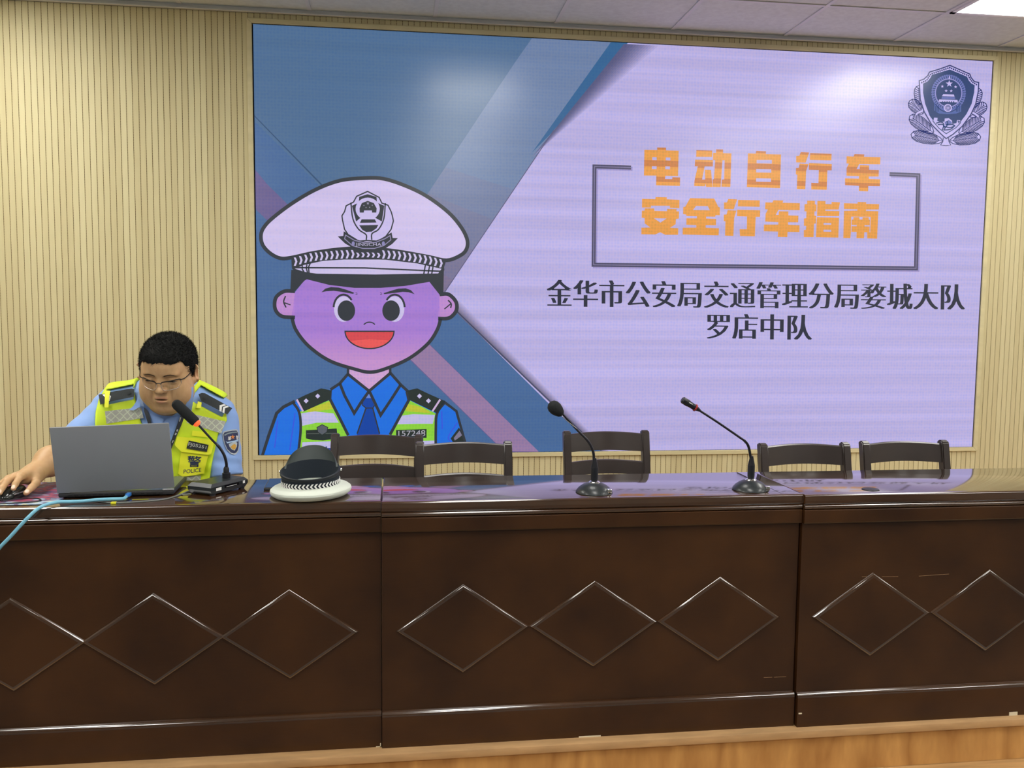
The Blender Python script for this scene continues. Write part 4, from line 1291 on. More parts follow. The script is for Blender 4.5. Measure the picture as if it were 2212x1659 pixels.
# grey microphone cable with a yellow tag
M_GCAB = mat('grey_cable', (.16, .17, .16), .4)
cb = thing('microphone_cable', (-.05, -1.80, TZ), 'thin grey cable with a yellow tag lying behind the laptop', 'cable')
zc = TZ + .0027
m = MB(); m.tube(curve_pts([(.055, -1.648, TZ + .012), (.036, -1.668, zc), (.016, -1.728, zc), (-.01, -1.775, zc), (-.064, -1.800, zc), (-.135, -1.812, zc), (-.175, -1.796, zc), (-.21, -1.776, zc), (-.25, -1.768, zc), (-.298, -1.772, zc)], 8), .0024, 10); m.build('cord', M_GCAB, cb)
m = MB(); m.tube(curve_pts([(.07, -1.640, TZ + .010), (.05, -1.64, zc + .003), (.028, -1.69, zc), (.03, -1.71, zc), (.05, -1.70, zc)], 8), .0022, 10); m.build('loop', M_GCAB, cb)
m = MB(); m.box((-.146, -1.820, TZ + .0003), (-.132, -1.8065, TZ + .0062), .0012); m.build('tag', mat('yellow_tag', (.75, .72, .03), .5), cb)

# blue network cable over the front edge
M_BCAB = mat('light_blue_cable', (.20, .50, .66), .4)
bc = thing('network_cable', (-.25, -1.82, TZ), 'light blue network cable running from the laptop over the table edge', 'cable')
pl = Vector((-.118, -1.742, TZ + .0125))
m = MB(); m.tube(curve_pts([pl + Vector((.000, -.020, -.001)), pl + Vector((-.002, -.034, -.004)), (-.126, -1.786, TZ + .0090), (-.152, -1.802, TZ + .0122), (-.185, -1.806, TZ + .0118), (-.215, -1.803, TZ + .0085), (-.255, -1.807, TZ + .0075), (-.290, -1.830, TZ + .0115), (-.320, -1.862, TZ + .0055), (-.345, -1.885, TZ - .018), (-.385, -1.90, TZ - .065), (-.43, -1.90, TZ - .115), (-.50, -1.885, TZ - .21), (-.56, -1.874, TZ - .40)], 8), .0050, 12); m.build('cord', M_BCAB, bc)
m = MB(); m.box(pl + Vector((-.006, -.014, -.005)), pl + Vector((.006, .010, .005)), .001); m.build('plug', mat('clear_blue_plug', (.05, .25, .75), .2), bc)
m = MB(); m.tube([pl + Vector((0, -.013, 0)), pl + Vector((0, -.024, -.0015))], [.0056, .0046], 12); m.build('boot', mat('blue_boot', (.03, .18, .62), .4), bc)

# ================================================================== laptop
M_LID = mat('laptop_grey', (.205, .215, .24), .42)
M_LBLK = mat('laptop_black', (.02, .02, .022), .5)
M_KEYS = mat('laptop_deck', (.12, .13, .13), .3, metal=.4)
M_LSIL = mat('laptop_hinge_silver', (.55, .57, .60), .3, metal=.8)
lp0 = Vector((-.159, -1.7205, TZ))
lap = thing('laptop', lp0, 'grey open laptop seen from behind in front of the seated officer', 'laptop')
LY = math.radians(3.2)
LM = Matrix.Translation(lp0) @ Matrix.Rotation(LY, 4, 'Z')
LW = .327
m = MB(); m.box((-LW / 2, .002, .0035), (LW / 2, .228, .0165), .004, LM); base_ = m.build('base', M_LBLK, lap)
m = MB(); m.box((-LW / 2 + .006, .012, .0166), (LW / 2 - .006, .222, .0175), 0, LM); deck = m.build('keyboard_deck', M_KEYS, lap)
m = MB()
for r in range(5):
    for k in range(15):
        x = -.135 + k * .018; y_ = .045 + r * .018
        m.box((x, y_, .0178), (x + .0155, y_ + .0155, .0195), 0, LM)
m.build('keys', M_LBLK, deck)
m = MB()
for k in range(16):
    x = -.135 + k * .017
    m.box((x, .0006, .0068), (x + .011, .004, .0112), 0, LM)
m.build('vent', mat('vent_black', (.004, .004, .005), .6), base_)
for sx in (-1, 1):
    m = MB(); m.tube([LM @ Vector((sx * (LW / 2 + .0), .004, .0195)), LM @ Vector((sx * (LW / 2 - .032), .004, .0195))], .0034, 12); m.build('hinge', M_LSIL, lap)
for sx, sy in ((-1, .02), (1, .02), (-1, .21), (1, .21)):
    m = MB(); m.box((sx * .13 - .01, sy - .006, 0), (sx * .13 + .01, sy + .006, .0036), 0, LM); m.build('rubber_foot', M_LBLK, lap)
LT = LM @ Matrix.Translation((0, .004, .022)) @ Matrix.Rotation(math.radians(9), 4, 'X') @ Matrix.Rotation(math.radians(-1.6), 4, 'Y')
m = MB(); m.box((-LW / 2 - .002, -.004, -.001), (LW / 2 + .002, .0025, .203), .002, LT); lid = m.build('lid', M_LID, lap)
m = MB(); m.box((-LW / 2 + .004, .0026, .012), (LW / 2 - .004, .0034, .198), 0, LT); m.build('display', mat('laptop_display', (.01, .01, .01), .15, emit=(.55, .62, .75), estr=.5), lid)

# ================================================================== mouse, mat, phone
def pad_material():
    m, t, b = nodes('printed_mouse_mat')
    geo = t.nodes.new('ShaderNodeNewGeometry')
    mp = t.nodes.new('ShaderNodeMapping'); mp.inputs['Scale'].default_value = (9, 16, 1); mp.inputs['Rotation'].default_value = (0, 0, .5)
    t.links.new(geo.outputs['Position'], mp.inputs[0])
    n = t.nodes.new('ShaderNodeTexNoise'); n.inputs['Scale'].default_value = 1.6; n.inputs['Detail'].default_value = 5; n.inputs['Distortion'].default_value = 1.2
    t.links.new(mp.outputs[0], n.inputs['Vector'])
    r = t.nodes.new('ShaderNodeValToRGB')
    cols = [(.30, (.03, .02, .06)), (.40, (.10, .04, .14)), (.47, (.42, .06, .10)), (.53, (.09, .07, .16)), (.60, (.22, .30, .46)), (.68, (.45, .58, .70)), (.76, (.70, .66, .40))]
    r.color_ramp.elements[0].position, r.color_ramp.elements[0].color = cols[0][0], (*cols[0][1], 1)
    r.color_ramp.elements[1].position, r.color_ramp.elements[1].color = cols[-1][0], (*cols[-1][1], 1)
    for p, c in cols[1:-1]:
        e = r.color_ramp.elements.new(p); e.color = (*c, 1)
    sp = t.nodes.new('ShaderNodeSeparateXYZ'); t.links.new(geo.outputs['Position'], sp.inputs[0])
    mr = t.nodes.new('ShaderNodeMapRange'); mr.inputs['From Min'].default_value = -1.81; mr.inputs['From Max'].default_value = -1.70; mr.inputs['To Min'].default_value = .13; mr.inputs['To Max'].default_value = -.03
    t.links.new(sp.outputs['Y'], mr.inputs['Value'])
    ad = t.nodes.new('ShaderNodeMath'); ad.operation = 'ADD'; t.links.new(n.outputs['Fac'], ad.inputs[0]); t.links.new(mr.outputs[0], ad.inputs[1])
    t.links.new(ad.outputs[0], r.inputs[0]); t.links.new(r.outputs[0], b.inputs['Base Color'])
    b.inputs['Roughness'].default_value = .5
    return m


pm = thing('mouse_mat', (-.46, -1.645, TZ), 'colourful printed mouse mat under the officer\'s hand', 'mouse mat')
m = MB(); m.box((-.615, -1.812, TZ), (-.3085, -1.476, TZ + .003), 0)
bm_ = m.bm
bmesh.ops.bevel(bm_, geom=[e for e in bm_.edges if abs(e.verts[0].co.z - e.verts[1].co.z) > .001], offset=.022, segments=5, affect='EDGES')
m.build('printed_top', pad_material(), pm)
m = MB(); m.box((-.613, -1.8135, TZ + .0001), (-.325, -1.8125, TZ + .0024), 0); m.build('stitched_edge', M_LBLK, pm)
PZ = TZ + .0031
mo_ = thing('computer_mouse', (-.455, -1.705, PZ), 'black computer mouse under the officer\'s right hand', 'mouse')
MM = Matrix.Translation((-.456, -1.708, PZ)) @ Matrix.Rotation(math.radians(-14), 4, 'Z')
m = MB()
vs, fs = [], []
nu, nv = 22, 12
for i in range(nv + 1):
    ph = (PI / 2) * i / nv
    for k in range(nu):
        a = 2 * PI * k / nu
        ex = .030 * math.cos(ph) ** .6 * math.cos(a); ey = .056 * math.cos(ph) ** .6 * math.sin(a)
        ez = .034 * math.sin(ph) * (1 + .12 * math.sin(a) * math.cos(ph))
        ex *= 1 - .12 * math.cos(2 * a) * (1 - i / nv) * 0 + -.10 * (1 - abs(math.sin(a))) * (1 - i / nv)
        vs.append(MM @ Vector((ex, ey, ez)))
for i in range(nv):
    for k in range(nu):
        fs.append((i * nu + k, i * nu + (k + 1) % nu, (i + 1) * nu + (k + 1) % nu, (i + 1) * nu + k))
fs.append(tuple(range(nu))[::-1])
m.faces(vs, fs, True); m.build('shell', mat('mouse_black', (.012, .014, .013), .18, coat=.5), mo_)
m = MB(); m.tube([MM @ Vector((-.0035, -.036, .0275)), MM @ Vector((.0035, -.036, .0275))], .0075, 14); m.build('wheel', M_MICP, mo_)
m = MB(); m.box((.0235, -.028, .013), (.0275, -.008, .017), .001, MM); m.box((.0245, -.006, .014), (.0285, .014, .018), .001, MM); m.build('side_button', M_LSIL, mo_)
m = MB(); m.tube(curve_pts([MM @ Vector((0, -.055, .006)), (-.452, -1.772, PZ + .004), (-.425, -1.745, PZ + .003), (-.395, -1.735, PZ + .0025), (-.368, -1.748, PZ + .0025), (-.354, -1.772, PZ + .0025), (-.366, -1.790, PZ + .0025), (-.40, -1.797, PZ + .0025), (-.46, -1.806, PZ + .0025), (-.53, -1.80, PZ + .0025)], 8), .0018, 8); m.build('cord', M_MICP, mo_)

ph = thing('smartphone', (.30, -1.575, TZ), 'dark smartphone lying flat behind the upturned cap', 'phone')
PM_ = Matrix.Translation((.296, -1.578, TZ)) @ Matrix.Rotation(math.radians(2), 4, 'Z')
m = MB(); m.box((-.037, -.079, .0), (.037, .079, .0085), .0032, PM_); m.build('body', mat('phone_case', (.03, .03, .032), .4), ph)
m = MB(); m.box((-.0335, -.075, .0086), (.0335, .075, .0090), 0, PM_); m.build('glass', mat('phone_glass', (.008, .009, .014), .05, coat=1), ph)

# ================================================================== upturned police cap
hx, hy = .4155, -1.737
hat = thing('police_cap', (hx, hy, TZ), 'upturned police cap with white crown and black visor on the table', 'cap')
M_HW = mat('cap_white_cloth', (.62, .665, .58), .7, bump=.2, bscale=500, sheen=.2)
M_HN = mat('cap_navy_cloth', (.010, .016, .026), .85, bump=.4, bscale=900)
M_HV = mat('visor_black_leather', (.050, .062, .062), .5)
M_HL = mat('cap_liner_white', (.70, .72, .66), .5)
tl = Matrix.Rotation(math.radians(-1.5), 3, 'Y')
H0 = Vector((hx, hy, TZ + .0022))
m = MB()
pr = [(0, .010), (.060, .006), (.095, .001), (.112, .0015), (.1225, .009), (.1250, .016), (.1235, .0215), (.1160, .0275), (.1010, .0315), (.0925, .0330), (.0885, .0345)]
m.lathe(pr, H0, 72, tl, .98, 1.02)
m.build('crown', M_HW, hat)
BH = lambda a: .048 + .015 * math.sin(a)      # taller on the visor side


def ringed(prof, sx, sy, mb_, n=72):
    """prof: (r, f) with f the share of the band height"""
    vs, fs = [], []
    for r, f in prof:
        for k in range(n):
            a = 2 * PI * k / n
            vs.append(H0 + tl @ Vector((r * math.cos(a) * sx, r * math.sin(a) * sy, .030 + BH(a) * f)))
    for i in range(len(prof) - 1):
        for k in range(n):
            k2 = (k + 1) % n
            fs.append((i * n + k, i * n + k2, (i + 1) * n + k2, (i + 1) * n + k))
    mb_.faces(vs, fs, True)


m = MB(); ringed([(.0900, .0), (.0905, .5), (.0915, 1.0), (.0890, 1.01), (.0870, .6), (.0865, -.04)], .96, 1.02, m)
band = m.build('band', M_HN, hat)
m = MB(); ringed([(.0922, .76), (.0936, .80), (.0939, .97), (.0922, 1.0)], .965, 1.025, m)
m.build('chin_strap', mat('cap_strap_black', (.014, .018, .022), .45), hat)
for s in (-1, 1):
    p = H0 + tl @ Vector((s * .0915, .012, .030 + .048 * .88)); m = MB()
    m.lathe([(0, .004), (.003, .0034), (.004, .0014), (.004, -.002)], p, 16, Matrix.Rotation(s * PI / 2, 3, 'Y')); m.build('button', M_CHR, hat)
m = MB(); m.lathe([(0, .0125), (.060, .0135), (.082, .018), (.0862, .030)], H0, 60, tl, .96, 1.02); m.build('lining', M_HL, hat)
m = MB(); m.lathe([(.020, .0138), (.030, .0142), (.036, .0142), (.037, .0134)], H0 + Vector((0, .03, 0)), 30, tl, 1.1, .6); m.build('lining_label', M_HW, hat)
# braided checker trim: little chevrons round the foot of the band
m = MB()
nck = 46
for k in range(nck):
    a0 = 2 * PI * k / nck
    def bp_(da, z): 
        a = a0 + da
        return H0 + tl @ Vector((.0922 * .965 * math.cos(a), .0922 * 1.025 * math.sin(a), z))
    z0, z1 = .0335, .0485
    zm = (z0 + z1) / 2
    st_ = .070; wv_ = .062
    pts_ = [bp_(0 + st_, z0), bp_(wv_ + st_, z0), bp_(wv_, zm), bp_(wv_ + st_, z1), bp_(st_, z1), bp_(0, zm)]
    ctr_ = Vector((hx, hy, 0))
    inn = [p + (Vector((ctr_.x, ctr_.y, p.z)) - p).normalized() * .0014 for p in pts_]
    m.faces(pts_ + inn, [(0, 1, 2, 5), (5, 2, 3, 4), (0, 6, 7, 1), (1, 7, 8, 2), (2, 8, 9, 3), (3, 9, 10, 4), (4, 10, 11, 5), (5, 11, 6, 0)])
m.build('chevron_braid', mat('braid_white', (.80, .80, .78), .5), hat)
# visor: curved peak standing up at the far side
m = MB()
nu, nv = 30, 10
rows = []
for j in range(nv + 1):
    f = j / nv
    row = []
    for i in range(nu + 1):
        u = -1 + 2 * i / nu
        a = PI / 2 - u * 1.30
        r0 = Vector((.0905 * .96 * math.cos(a), .0905 * 1.02 * math.sin(a), .030 + BH(a) - .004))
        hgt = .047 * max(0, 1 - abs(u) ** 2.2) ** .72
        outw = Vector((math.cos(a) * .10, math.sin(a) * .30, 0))
        row.append(H0 + tl @ (r0 + Vector((outw.x * hgt * f - r0.x * .10 * f * f, outw.y * hgt * f, hgt * f))))
    rows.append(row)
vs = [p for r in rows for p in r]
W1 = nu + 1
fs = [(j * W1 + i, j * W1 + i + 1, (j + 1) * W1 + i + 1, (j + 1) * W1 + i) for j in range(nv) for i in range(nu)]
off = len(vs)
vs2 = [p + Vector((0, .0022, .0006)) for p in vs]
fs2 = [tuple(off + i for i in f[::-1]) for f in fs]
rim = [(i + nv * W1, i + 1 + nv * W1, off + i + 1 + nv * W1, off + i + nv * W1) for i in range(nu)]
m.faces(vs + vs2, fs + fs2 + rim, True)
m.build('visor', M_HV, hat)
# ================================================================== the seated officer
def _ell(P, c, r, R=None):
    q = P - np.array(c)
    if R is not None: q = q @ R
    r = np.array(r)
    k0 = np.linalg.norm(q / r, axis=1); k1 = np.linalg.norm(q / (r * r), axis=1)
    return k0 * (k0 - 1) / np.maximum(k1, 1e-9)


def _cap(P, a, b, ra, rb):
    a, b = np.array(a), np.array(b)
    d = b - a
    h = np.clip((P - a) @ d / (d @ d), 0, 1)
    return np.linalg.norm(P - a - h[:, None] * d, axis=1) - (ra + (rb - ra) * h)


def _smin(a, b, k):
    h = np.clip(.5 + .5 * (b - a) / k, 0, 1)
    return b * (1 - h) + a * h - k * h * (1 - h)


def _smax(a, b, k): return -_smin(-a, -b, k)


def _union(ds, k):
    r = ds[0]
    for d in ds[1:]: r = _smin(r, d, k)
    return r


def surface_nets(f, lo, hi, h):
    lo, hi = np.array(lo, float), np.array(hi, float)
    n = np.ceil((hi - lo) / h).astype(int) + 1
    ax = [lo[i] + h * np.arange(n[i]) for i in range(3)]
    V = np.empty(n, np.float32)
    for i in range(n[0]):
        Y, Z = np.meshgrid(ax[1], ax[2], indexing='ij')
        P = np.stack([np.full(Y.size, ax[0][i]), Y.ravel(), Z.ravel()], 1)
        V[i] = f(P).reshape(n[1], n[2])
    s = V < 0
    c = s[:-1, :-1, :-1].astype(np.int8)
    cnt = np.zeros(c.shape, np.int8)
    for dx in (0, 1):
        for dy in (0, 1):
            for dz in (0, 1):
                cnt += s[dx:n[0] - 1 + dx, dy:n[1] - 1 + dy, dz:n[2] - 1 + dz]
    act = (cnt > 0) & (cnt < 8)
    I = np.argwhere(act)
    ids = -np.ones(act.shape, np.int64); ids[act] = np.arange(len(I))
    off = np.array([(a, b, d) for a in (0, 1) for b in (0, 1) for d in (0, 1)])
    vals = np.stack([V[I[:, 0] + o[0], I[:, 1] + o[1], I[:, 2] + o[2]] for o in off], 1)
    acc = np.zeros((len(I), 3)); num = np.zeros(len(I))
    for i in range(8):
        for j in range(i + 1, 8):
            if np.abs(off[i] - off[j]).sum() != 1: continue
            a, b = vals[:, i], vals[:, j]
            m = (a < 0) != (b < 0)
            t = np.where(m, a / np.where(m, a - b, 1), 0)
            acc += m[:, None] * (off[i] + t[:, None] * (off[j] - off[i])); num += m
    verts = lo + h * (I + acc / num[:, None])
    quads = []
    for axis in range(3):
        o = [0, 0, 0]; o[axis] = 1
        A_ = s[:n[0] - o[0], :n[1] - o[1], :n[2] - o[2]]; B_ = s[o[0]:, o[1]:, o[2]:]
        E_ = np.argwhere(A_ != B_)
        u, v = [(1, 2), (2, 0), (0, 1)][axis]
        ok = (E_[:, u] > 0) & (E_[:, v] > 0) & (E_[:, u] < n[u] - 1) & (E_[:, v] < n[v] - 1)
        E_ = E_[ok]
        du = np.zeros(3, int); du[u] = 1; dv = np.zeros(3, int); dv[v] = 1
        g = lambda Q: ids[Q[:, 0], Q[:, 1], Q[:, 2]]
        q = np.stack([g(E_ - du - dv), g(E_ - dv), g(E_), g(E_ - du)], 1)
        fl = s[E_[:, 0], E_[:, 1], E_[:, 2]]
        q[~fl] = q[~fl][:, ::-1]
        quads.append(q)
    Q = np.concatenate(quads)
    # two relaxation steps back on to the surface
    for _ in range(2):
        d = f(verts); e = h * .5
        G = np.stack([f(verts + np.eye(3)[i] * e) - f(verts - np.eye(3)[i] * e) for i in range(3)], 1) / (2 * e)
        G /= np.maximum(np.linalg.norm(G, axis=1, keepdims=True), .3)
        verts = verts - G * np.clip(d, -h, h)[:, None] * .8
    return verts, Q


def np_mesh(name, VQ, mats, parent, smooth=True, matidx=None, base=None):
    V = np.concatenate([v for v, q in VQ]); k = 0; QQ = []
    for v, q in VQ:
        QQ.append(q + k); k += len(v)
    Q = np.concatenate(QQ)
    off = np.array(wloc(parent) if parent else (base or (0, 0, 0)))
    me = bpy.data.meshes.new(name)
    me.vertices.add(len(V)); me.vertices.foreach_set('co', (V - off).astype(np.float32).ravel())
    me.loops.add(Q.size); me.loops.foreach_set('vertex_index', Q.ravel().astype(np.int32))
    me.polygons.add(len(Q)); me.polygons.foreach_set('loop_start', np.arange(0, Q.size, 4, dtype=np.int32))
    me.update(calc_edges=True); me.validate()
    me.polygons.foreach_set('use_smooth', np.full(len(me.polygons), smooth))
    for m in mats: me.materials.append(m)
    if matidx is not None: me.polygons.foreach_set('material_index', matidx.astype(np.int32))
    o = bpy.data.objects.new(name, me); SC.collection.objects.link(o)
    if parent: o.parent = parent
    elif base: o.location = base
    return o, V, Q


# --- head, in its own frame: x right, y to the back of the head, z up
HC = np.array((-.0695, -1.445, 1.1245))
HR = np.array((Matrix.Rotation(math.radians(-2), 3, 'Z') @ Matrix.Rotation(math.radians(18), 3, 'X') @ Matrix.Rotation(math.radians(2.2), 3, 'Y')))
HS = np.array((.945, 1, 1))
toloc = lambda P: ((P - HC) @ HR) / HS
toworld = lambda P: (np.asarray(P) * HS) @ HR.T + HC


def head_loc(L):
    X = L * np.array([1, 1, 1]); S = np.abs(L[:, 0]); M_ = L.copy(); M_[:, 0] = S       # mirrored copy for paired features
    d = _ell(L, (0, .012, .036), (.083, .096, .074))
    d = _smin(d, _ell(L, (0, -.020, -.018), (.0765, .076, .100)), .04)
    d = _smin(d, _ell(M_, (.043, -.040, -.045), (.041, .042, .044)), .03)
    d = _smin(d, _ell(M_, (.040, -.028, -.075), (.044, .045, .038)), .03)
    d = _smin(d, _ell(L, (0, -.058, -.100), (.034, .030, .024)), .03)
    d = _smin(d, _ell(L, (0, -.022, -.106), (.056, .050, .026)), .03)
    d = _smin(d, _ell(L, (0, -.074, .045), (.052, .024, .030)), .03)               # forehead
    d = _smin(d, _ell(M_, (.030, -.084, .022), (.026, .010, .008)), .014)            # brow ridge
    d = _smax(d, -_ell(M_, (.034, -.1055, .004), (.021, .018, .012)), .014)           # eye socket
    d = _smin(d, _ell(M_, (.034, -.0800, .0035), (.0175, .0125, .0105)), .006)       # closed upper lid
    d = _smin(d, _ell(M_, (.034, -.0815, -.006), (.0165, .0105, .006)), .005)        # lower lid
    d = _smax(d, -_ell(M_, (.034, -.0945, -.0022), (.0150, .006, .0011)), .0015)
    d = _smin(d, _cap(L, (0, -.086, .010), (0, -.103, -.024), .0085, .0115), .012)   # nose
    d = _smin(d, _ell(L, (0, -.1075, -.0285), (.0135, .012, .0105)), .008)
    d = _smin(d, _ell(M_, (.0155, -.0975, -.0305), (.0085, .0105, .0085)), .006)
    d = _smax(d, -_ell(M_, (.0075, -.1040, -.0395), (.0048, .006, .0035)), .003)
    d = _smax(d, -_ell(L, (0, -.1035, -.047), (.0035, .006, .008)), .004)            # philtrum
    d = _smin(d, _ell(L, (0, -.084, -.062), (.032, .016, .018)), .02)                # mouth mound
    d = _smin(d, _ell(M_, (.008, -.0950, -.0572), (.0140, .0065, .0042)), .005)      # upper lip
    d = _smin(d, _ell(L, (0, -.0930, -.0705), (.0185, .0085, .0062)), .006)          # lower lip
    d = _smax(d, -_ell(L, (0, -.1040, -.0636), (.0205, .0165, .0034)), .0025)         # parted mouth
    d = _smax(d, -_ell(M_, (.031, -.0945, -.050), (.003, .006, .018)), .012)          # smile fold
    d = _smin(d, _ell(L, (0, -.080, -.084), (.024, .010, .004)) + .003, .01)
    Re = np.array(Euler((.15, 0, .75)).to_matrix())
    ear = _ell(M_, (.0935, .004, -.008), (.0085, .021, .032), Re)
    ear = _smax(ear, -_ell(M_, (.1025, -.003, -.005), (.009, .012, .021), Re), .004)
    ear = _smin(ear, _ell(M_, (.087, -.006, -.030), (.008, .009, .012)), .006)
    d = _smin(d, ear, .006)
    return d


NK = ((-.100, -1.295, 1.000), (-.070, -1.425, 1.065))


def sd_head(P):
    d = head_loc(toloc(P))
    return _smin(d, _cap(P, NK[0], NK[1], .070, .064), .03)


# --- right forearm and hand on the mouse
EL, WR = (-.405, -1.42, .845), (-.440, -1.598, .812)
FING = [[(-.4385, -1.672, .8215), (-.4365, -1.710, .8205), (-.4365, -1.736, .808), (-.4355, -1.752, .7985)],
        [(-.4600, -1.678, .8190), (-.4660, -1.722, .8130), (-.4685, -1.748, .7985), (-.4690, -1.762, .7880)],
        [(-.4805, -1.672, .8110), (-.4890, -1.712, .8020), (-.4915, -1.735, .7880), (-.4920, -1.748, .7780)],
        [(-.4970, -1.660, .8000), (-.5070, -1.693, .7910), (-.5095, -1.711, .7800), (-.5100, -1.722, .7730)],
        [(-.4230, -1.628, .8020), (-.4070, -1.664, .7960), (-.4055, -1.700, .7900), (-.4110, -1.727, .7800)]]
FR_ = [(.0118, .0095, .0084, .0068), (.0122, .0098, .0086, .0070), (.0115, .0092, .0082, .0066), (.0102, .0082, .0072, .0060), (.0145, .0118, .0102, .0080)]


def sd_hand(P):
    d = _cap(P, EL, (-.424, -1.50, .836), .046, .043)
    d = _smin(d, _cap(P, (-.424, -1.50, .836), WR, .043, .0275), .03)
    palm = _union([_cap(P, WR, FING[i][0], (.022, .0215, .021, .020)[i], (.0125, .013, .0125, .0115)[i]) for i in range(4)], .014)
    palm = _smin(palm, _cap(P, WR, FING[4][0], .021, .0165), .014)
    palm = _smin(palm, _cap(P, FING[4][0], (-.446, -1.668, .806), .013, .011), .012)
    d = _smin(d, palm, .022)
    for i, F in enumerate(FING):
        fd_ = _union([_cap(P, F[k], F[k + 1], FR_[i][k], FR_[i][k + 1]) for k in range(3)], .003)
        for k in (1, 2):
            fd_ = _smin(fd_, np.linalg.norm(P - np.array(F[k]) - np.array((0, 0, .0012)), axis=1) - FR_[i][k] * .98, .004)
        d = _smin(d, fd_, .0065)
    return d


# --- trunk, upper arms, left arm, legs
def torso(P):
    d = _ell(P, (-.110, -1.215, .70), (.200, .185, .22))
    d = _smin(d, _ell(P, (-.115, -1.265, .88), (.192, .135, .17)), .06)
    d = _smin(d, _ell(P, (-.112, -1.265, .975), (.185, .095, .085)), .06)
    d = _smin(d, _cap(P, (-.105, -1.285, 1.035), (-.275, -1.285, .995), .052, .050), .04)
    d = _smin(d, _cap(P, (-.095, -1.285, 1.030), (.040, -1.285, .962), .052, .050), .04)
    return d


SL = ((-.282, -1.290, .985), (-.405, -1.42, .845))
SR = ((.056, -1.290, .938), (.083, -1.335, .742))


def uparms(P):
    return np.minimum(_cap(P, SL[0], SL[1], .060, .047), _cap(P, SR[0], SR[1], .062, .050))


def sd_body(P):
    d = _smin(torso(P), uparms(P), .03)
    d = _smin(d, _cap(P, NK[0], NK[1], .070, .064), .03)
    d = _smin(d, _cap(P, SR[1], (.045, -1.40, .645), .048, .030), .02)
    hb = (.03, -1.43, .625)
    d = _smin(d, _cap(P, (.045, -1.40, .645), hb, .026, .022), .02)
    for k in range(4):
        a = (.052 - .02 * k, -1.475 + .004 * abs(k - 1.5), .618); b = (.050 - .022 * k, -1.515 + .006 * abs(k - 1.5), .612); c = (.048 - .022 * k, -1.535 + .008 * abs(k - 1.5), .602)
        d = _smin(d, np.minimum(_cap(P, hb, a, .016, .011), np.minimum(_cap(P, a, b, .010, .009), _cap(P, b, c, .009, .0075))), .008)
    d = _smin(d, np.minimum(_cap(P, (.045, -1.42, .63), (.082, -1.47, .615), .013, .011), _cap(P, (.082, -1.47, .615), (.086, -1.50, .605), .010, .008)), .01)
    for hx_, kx in ((-.19, -.215), (-.03, -.005)):
        d = _smin(d, _cap(P, (hx_, -1.21, .545), (kx, -1.60, .535), .090, .064), .05)
        d = _smin(d, _cap(P, (kx, -1.60, .535), (kx, -1.57, .10), .060, .042), .03)
    return d


def skin_material():
    m, t, b = nodes('skin')
    at = t.nodes.new('ShaderNodeAttribute'); at.attribute_name = 'tone'
    sp = t.nodes.new('ShaderNodeSeparateColor'); t.links.new(at.outputs['Color'], sp.inputs[0])
    n = t.nodes.new('ShaderNodeTexNoise'); n.inputs['Scale'].default_value = 45; n.inputs['Detail'].default_value = 4
    r = t.nodes.new('ShaderNodeValToRGB')
    r.color_ramp.elements[0].position = .3; r.color_ramp.elements[0].color = (.53, .315, .150, 1)
    r.color_ramp.elements[1].position = .7; r.color_ramp.elements[1].color = (.60, .375, .195, 1)
    t.links.new(n.outputs['Fac'], r.inputs[0])
    prev = r.outputs[0]
    for ch, col in (('Red', (.48, .19, .13, 1)), ('Green', (.86, .66, .52, 1)), ('Blue', (.05, .022, .018, 1))):
        mx = t.nodes.new('ShaderNodeMix'); mx.data_type = 'RGBA'
        t.links.new(sp.outputs[ch], mx.inputs['Factor']); t.links.new(prev, mx.inputs['A']); mx.inputs['B'].default_value = col
        prev = mx.outputs['Result']
    t.links.new(prev, b.inputs['Base Color'])
    b.inputs['Roughness'].default_value = .48
    b.inputs['Specular IOR Level'].default_value = .4
    b.inputs['Subsurface Weight'].default_value = .12
    b.inputs['Subsurface Radius'].default_value = (.012, .004, .002)
    b.inputs['Subsurface Scale'].default_value = .3
    bn = t.nodes.new('ShaderNodeBump'); bn.inputs['Strength'].default_value = .08; bn.inputs['Distance'].default_value = .001
    n2 = t.nodes.new('ShaderNodeTexNoise'); n2.inputs['Scale'].default_value = 500
    t.links.new(n2.outputs['Fac'], bn.inputs['Height']); t.links.new(bn.outputs[0], b.inputs['Normal'])
    return m


PB = (-.10, -1.30, 0)
head_vq = surface_nets(lambda P: _smax(sd_head(P), .955 - P[:, 2], .004), (-.185, -1.59, .935), (.05, -1.28, 1.275), .0024)
hand_vq = surface_nets(sd_hand, (-.53, -1.785, .755), (-.345, -1.36, .905), .0021)
body_vq = surface_nets(lambda P: _smax(sd_body(P), P[:, 2] - 1.03, .01), (-.47, -1.70, .04), (.16, -1.0, 1.06), .010)
person, PV, PQ = np_mesh('person', [head_vq, hand_vq, body_vq], [skin_material()], None, base=PB)
tag(person, 'seated man in blue shirt and yellow police vest, glasses, looking down at the laptop', 'person')
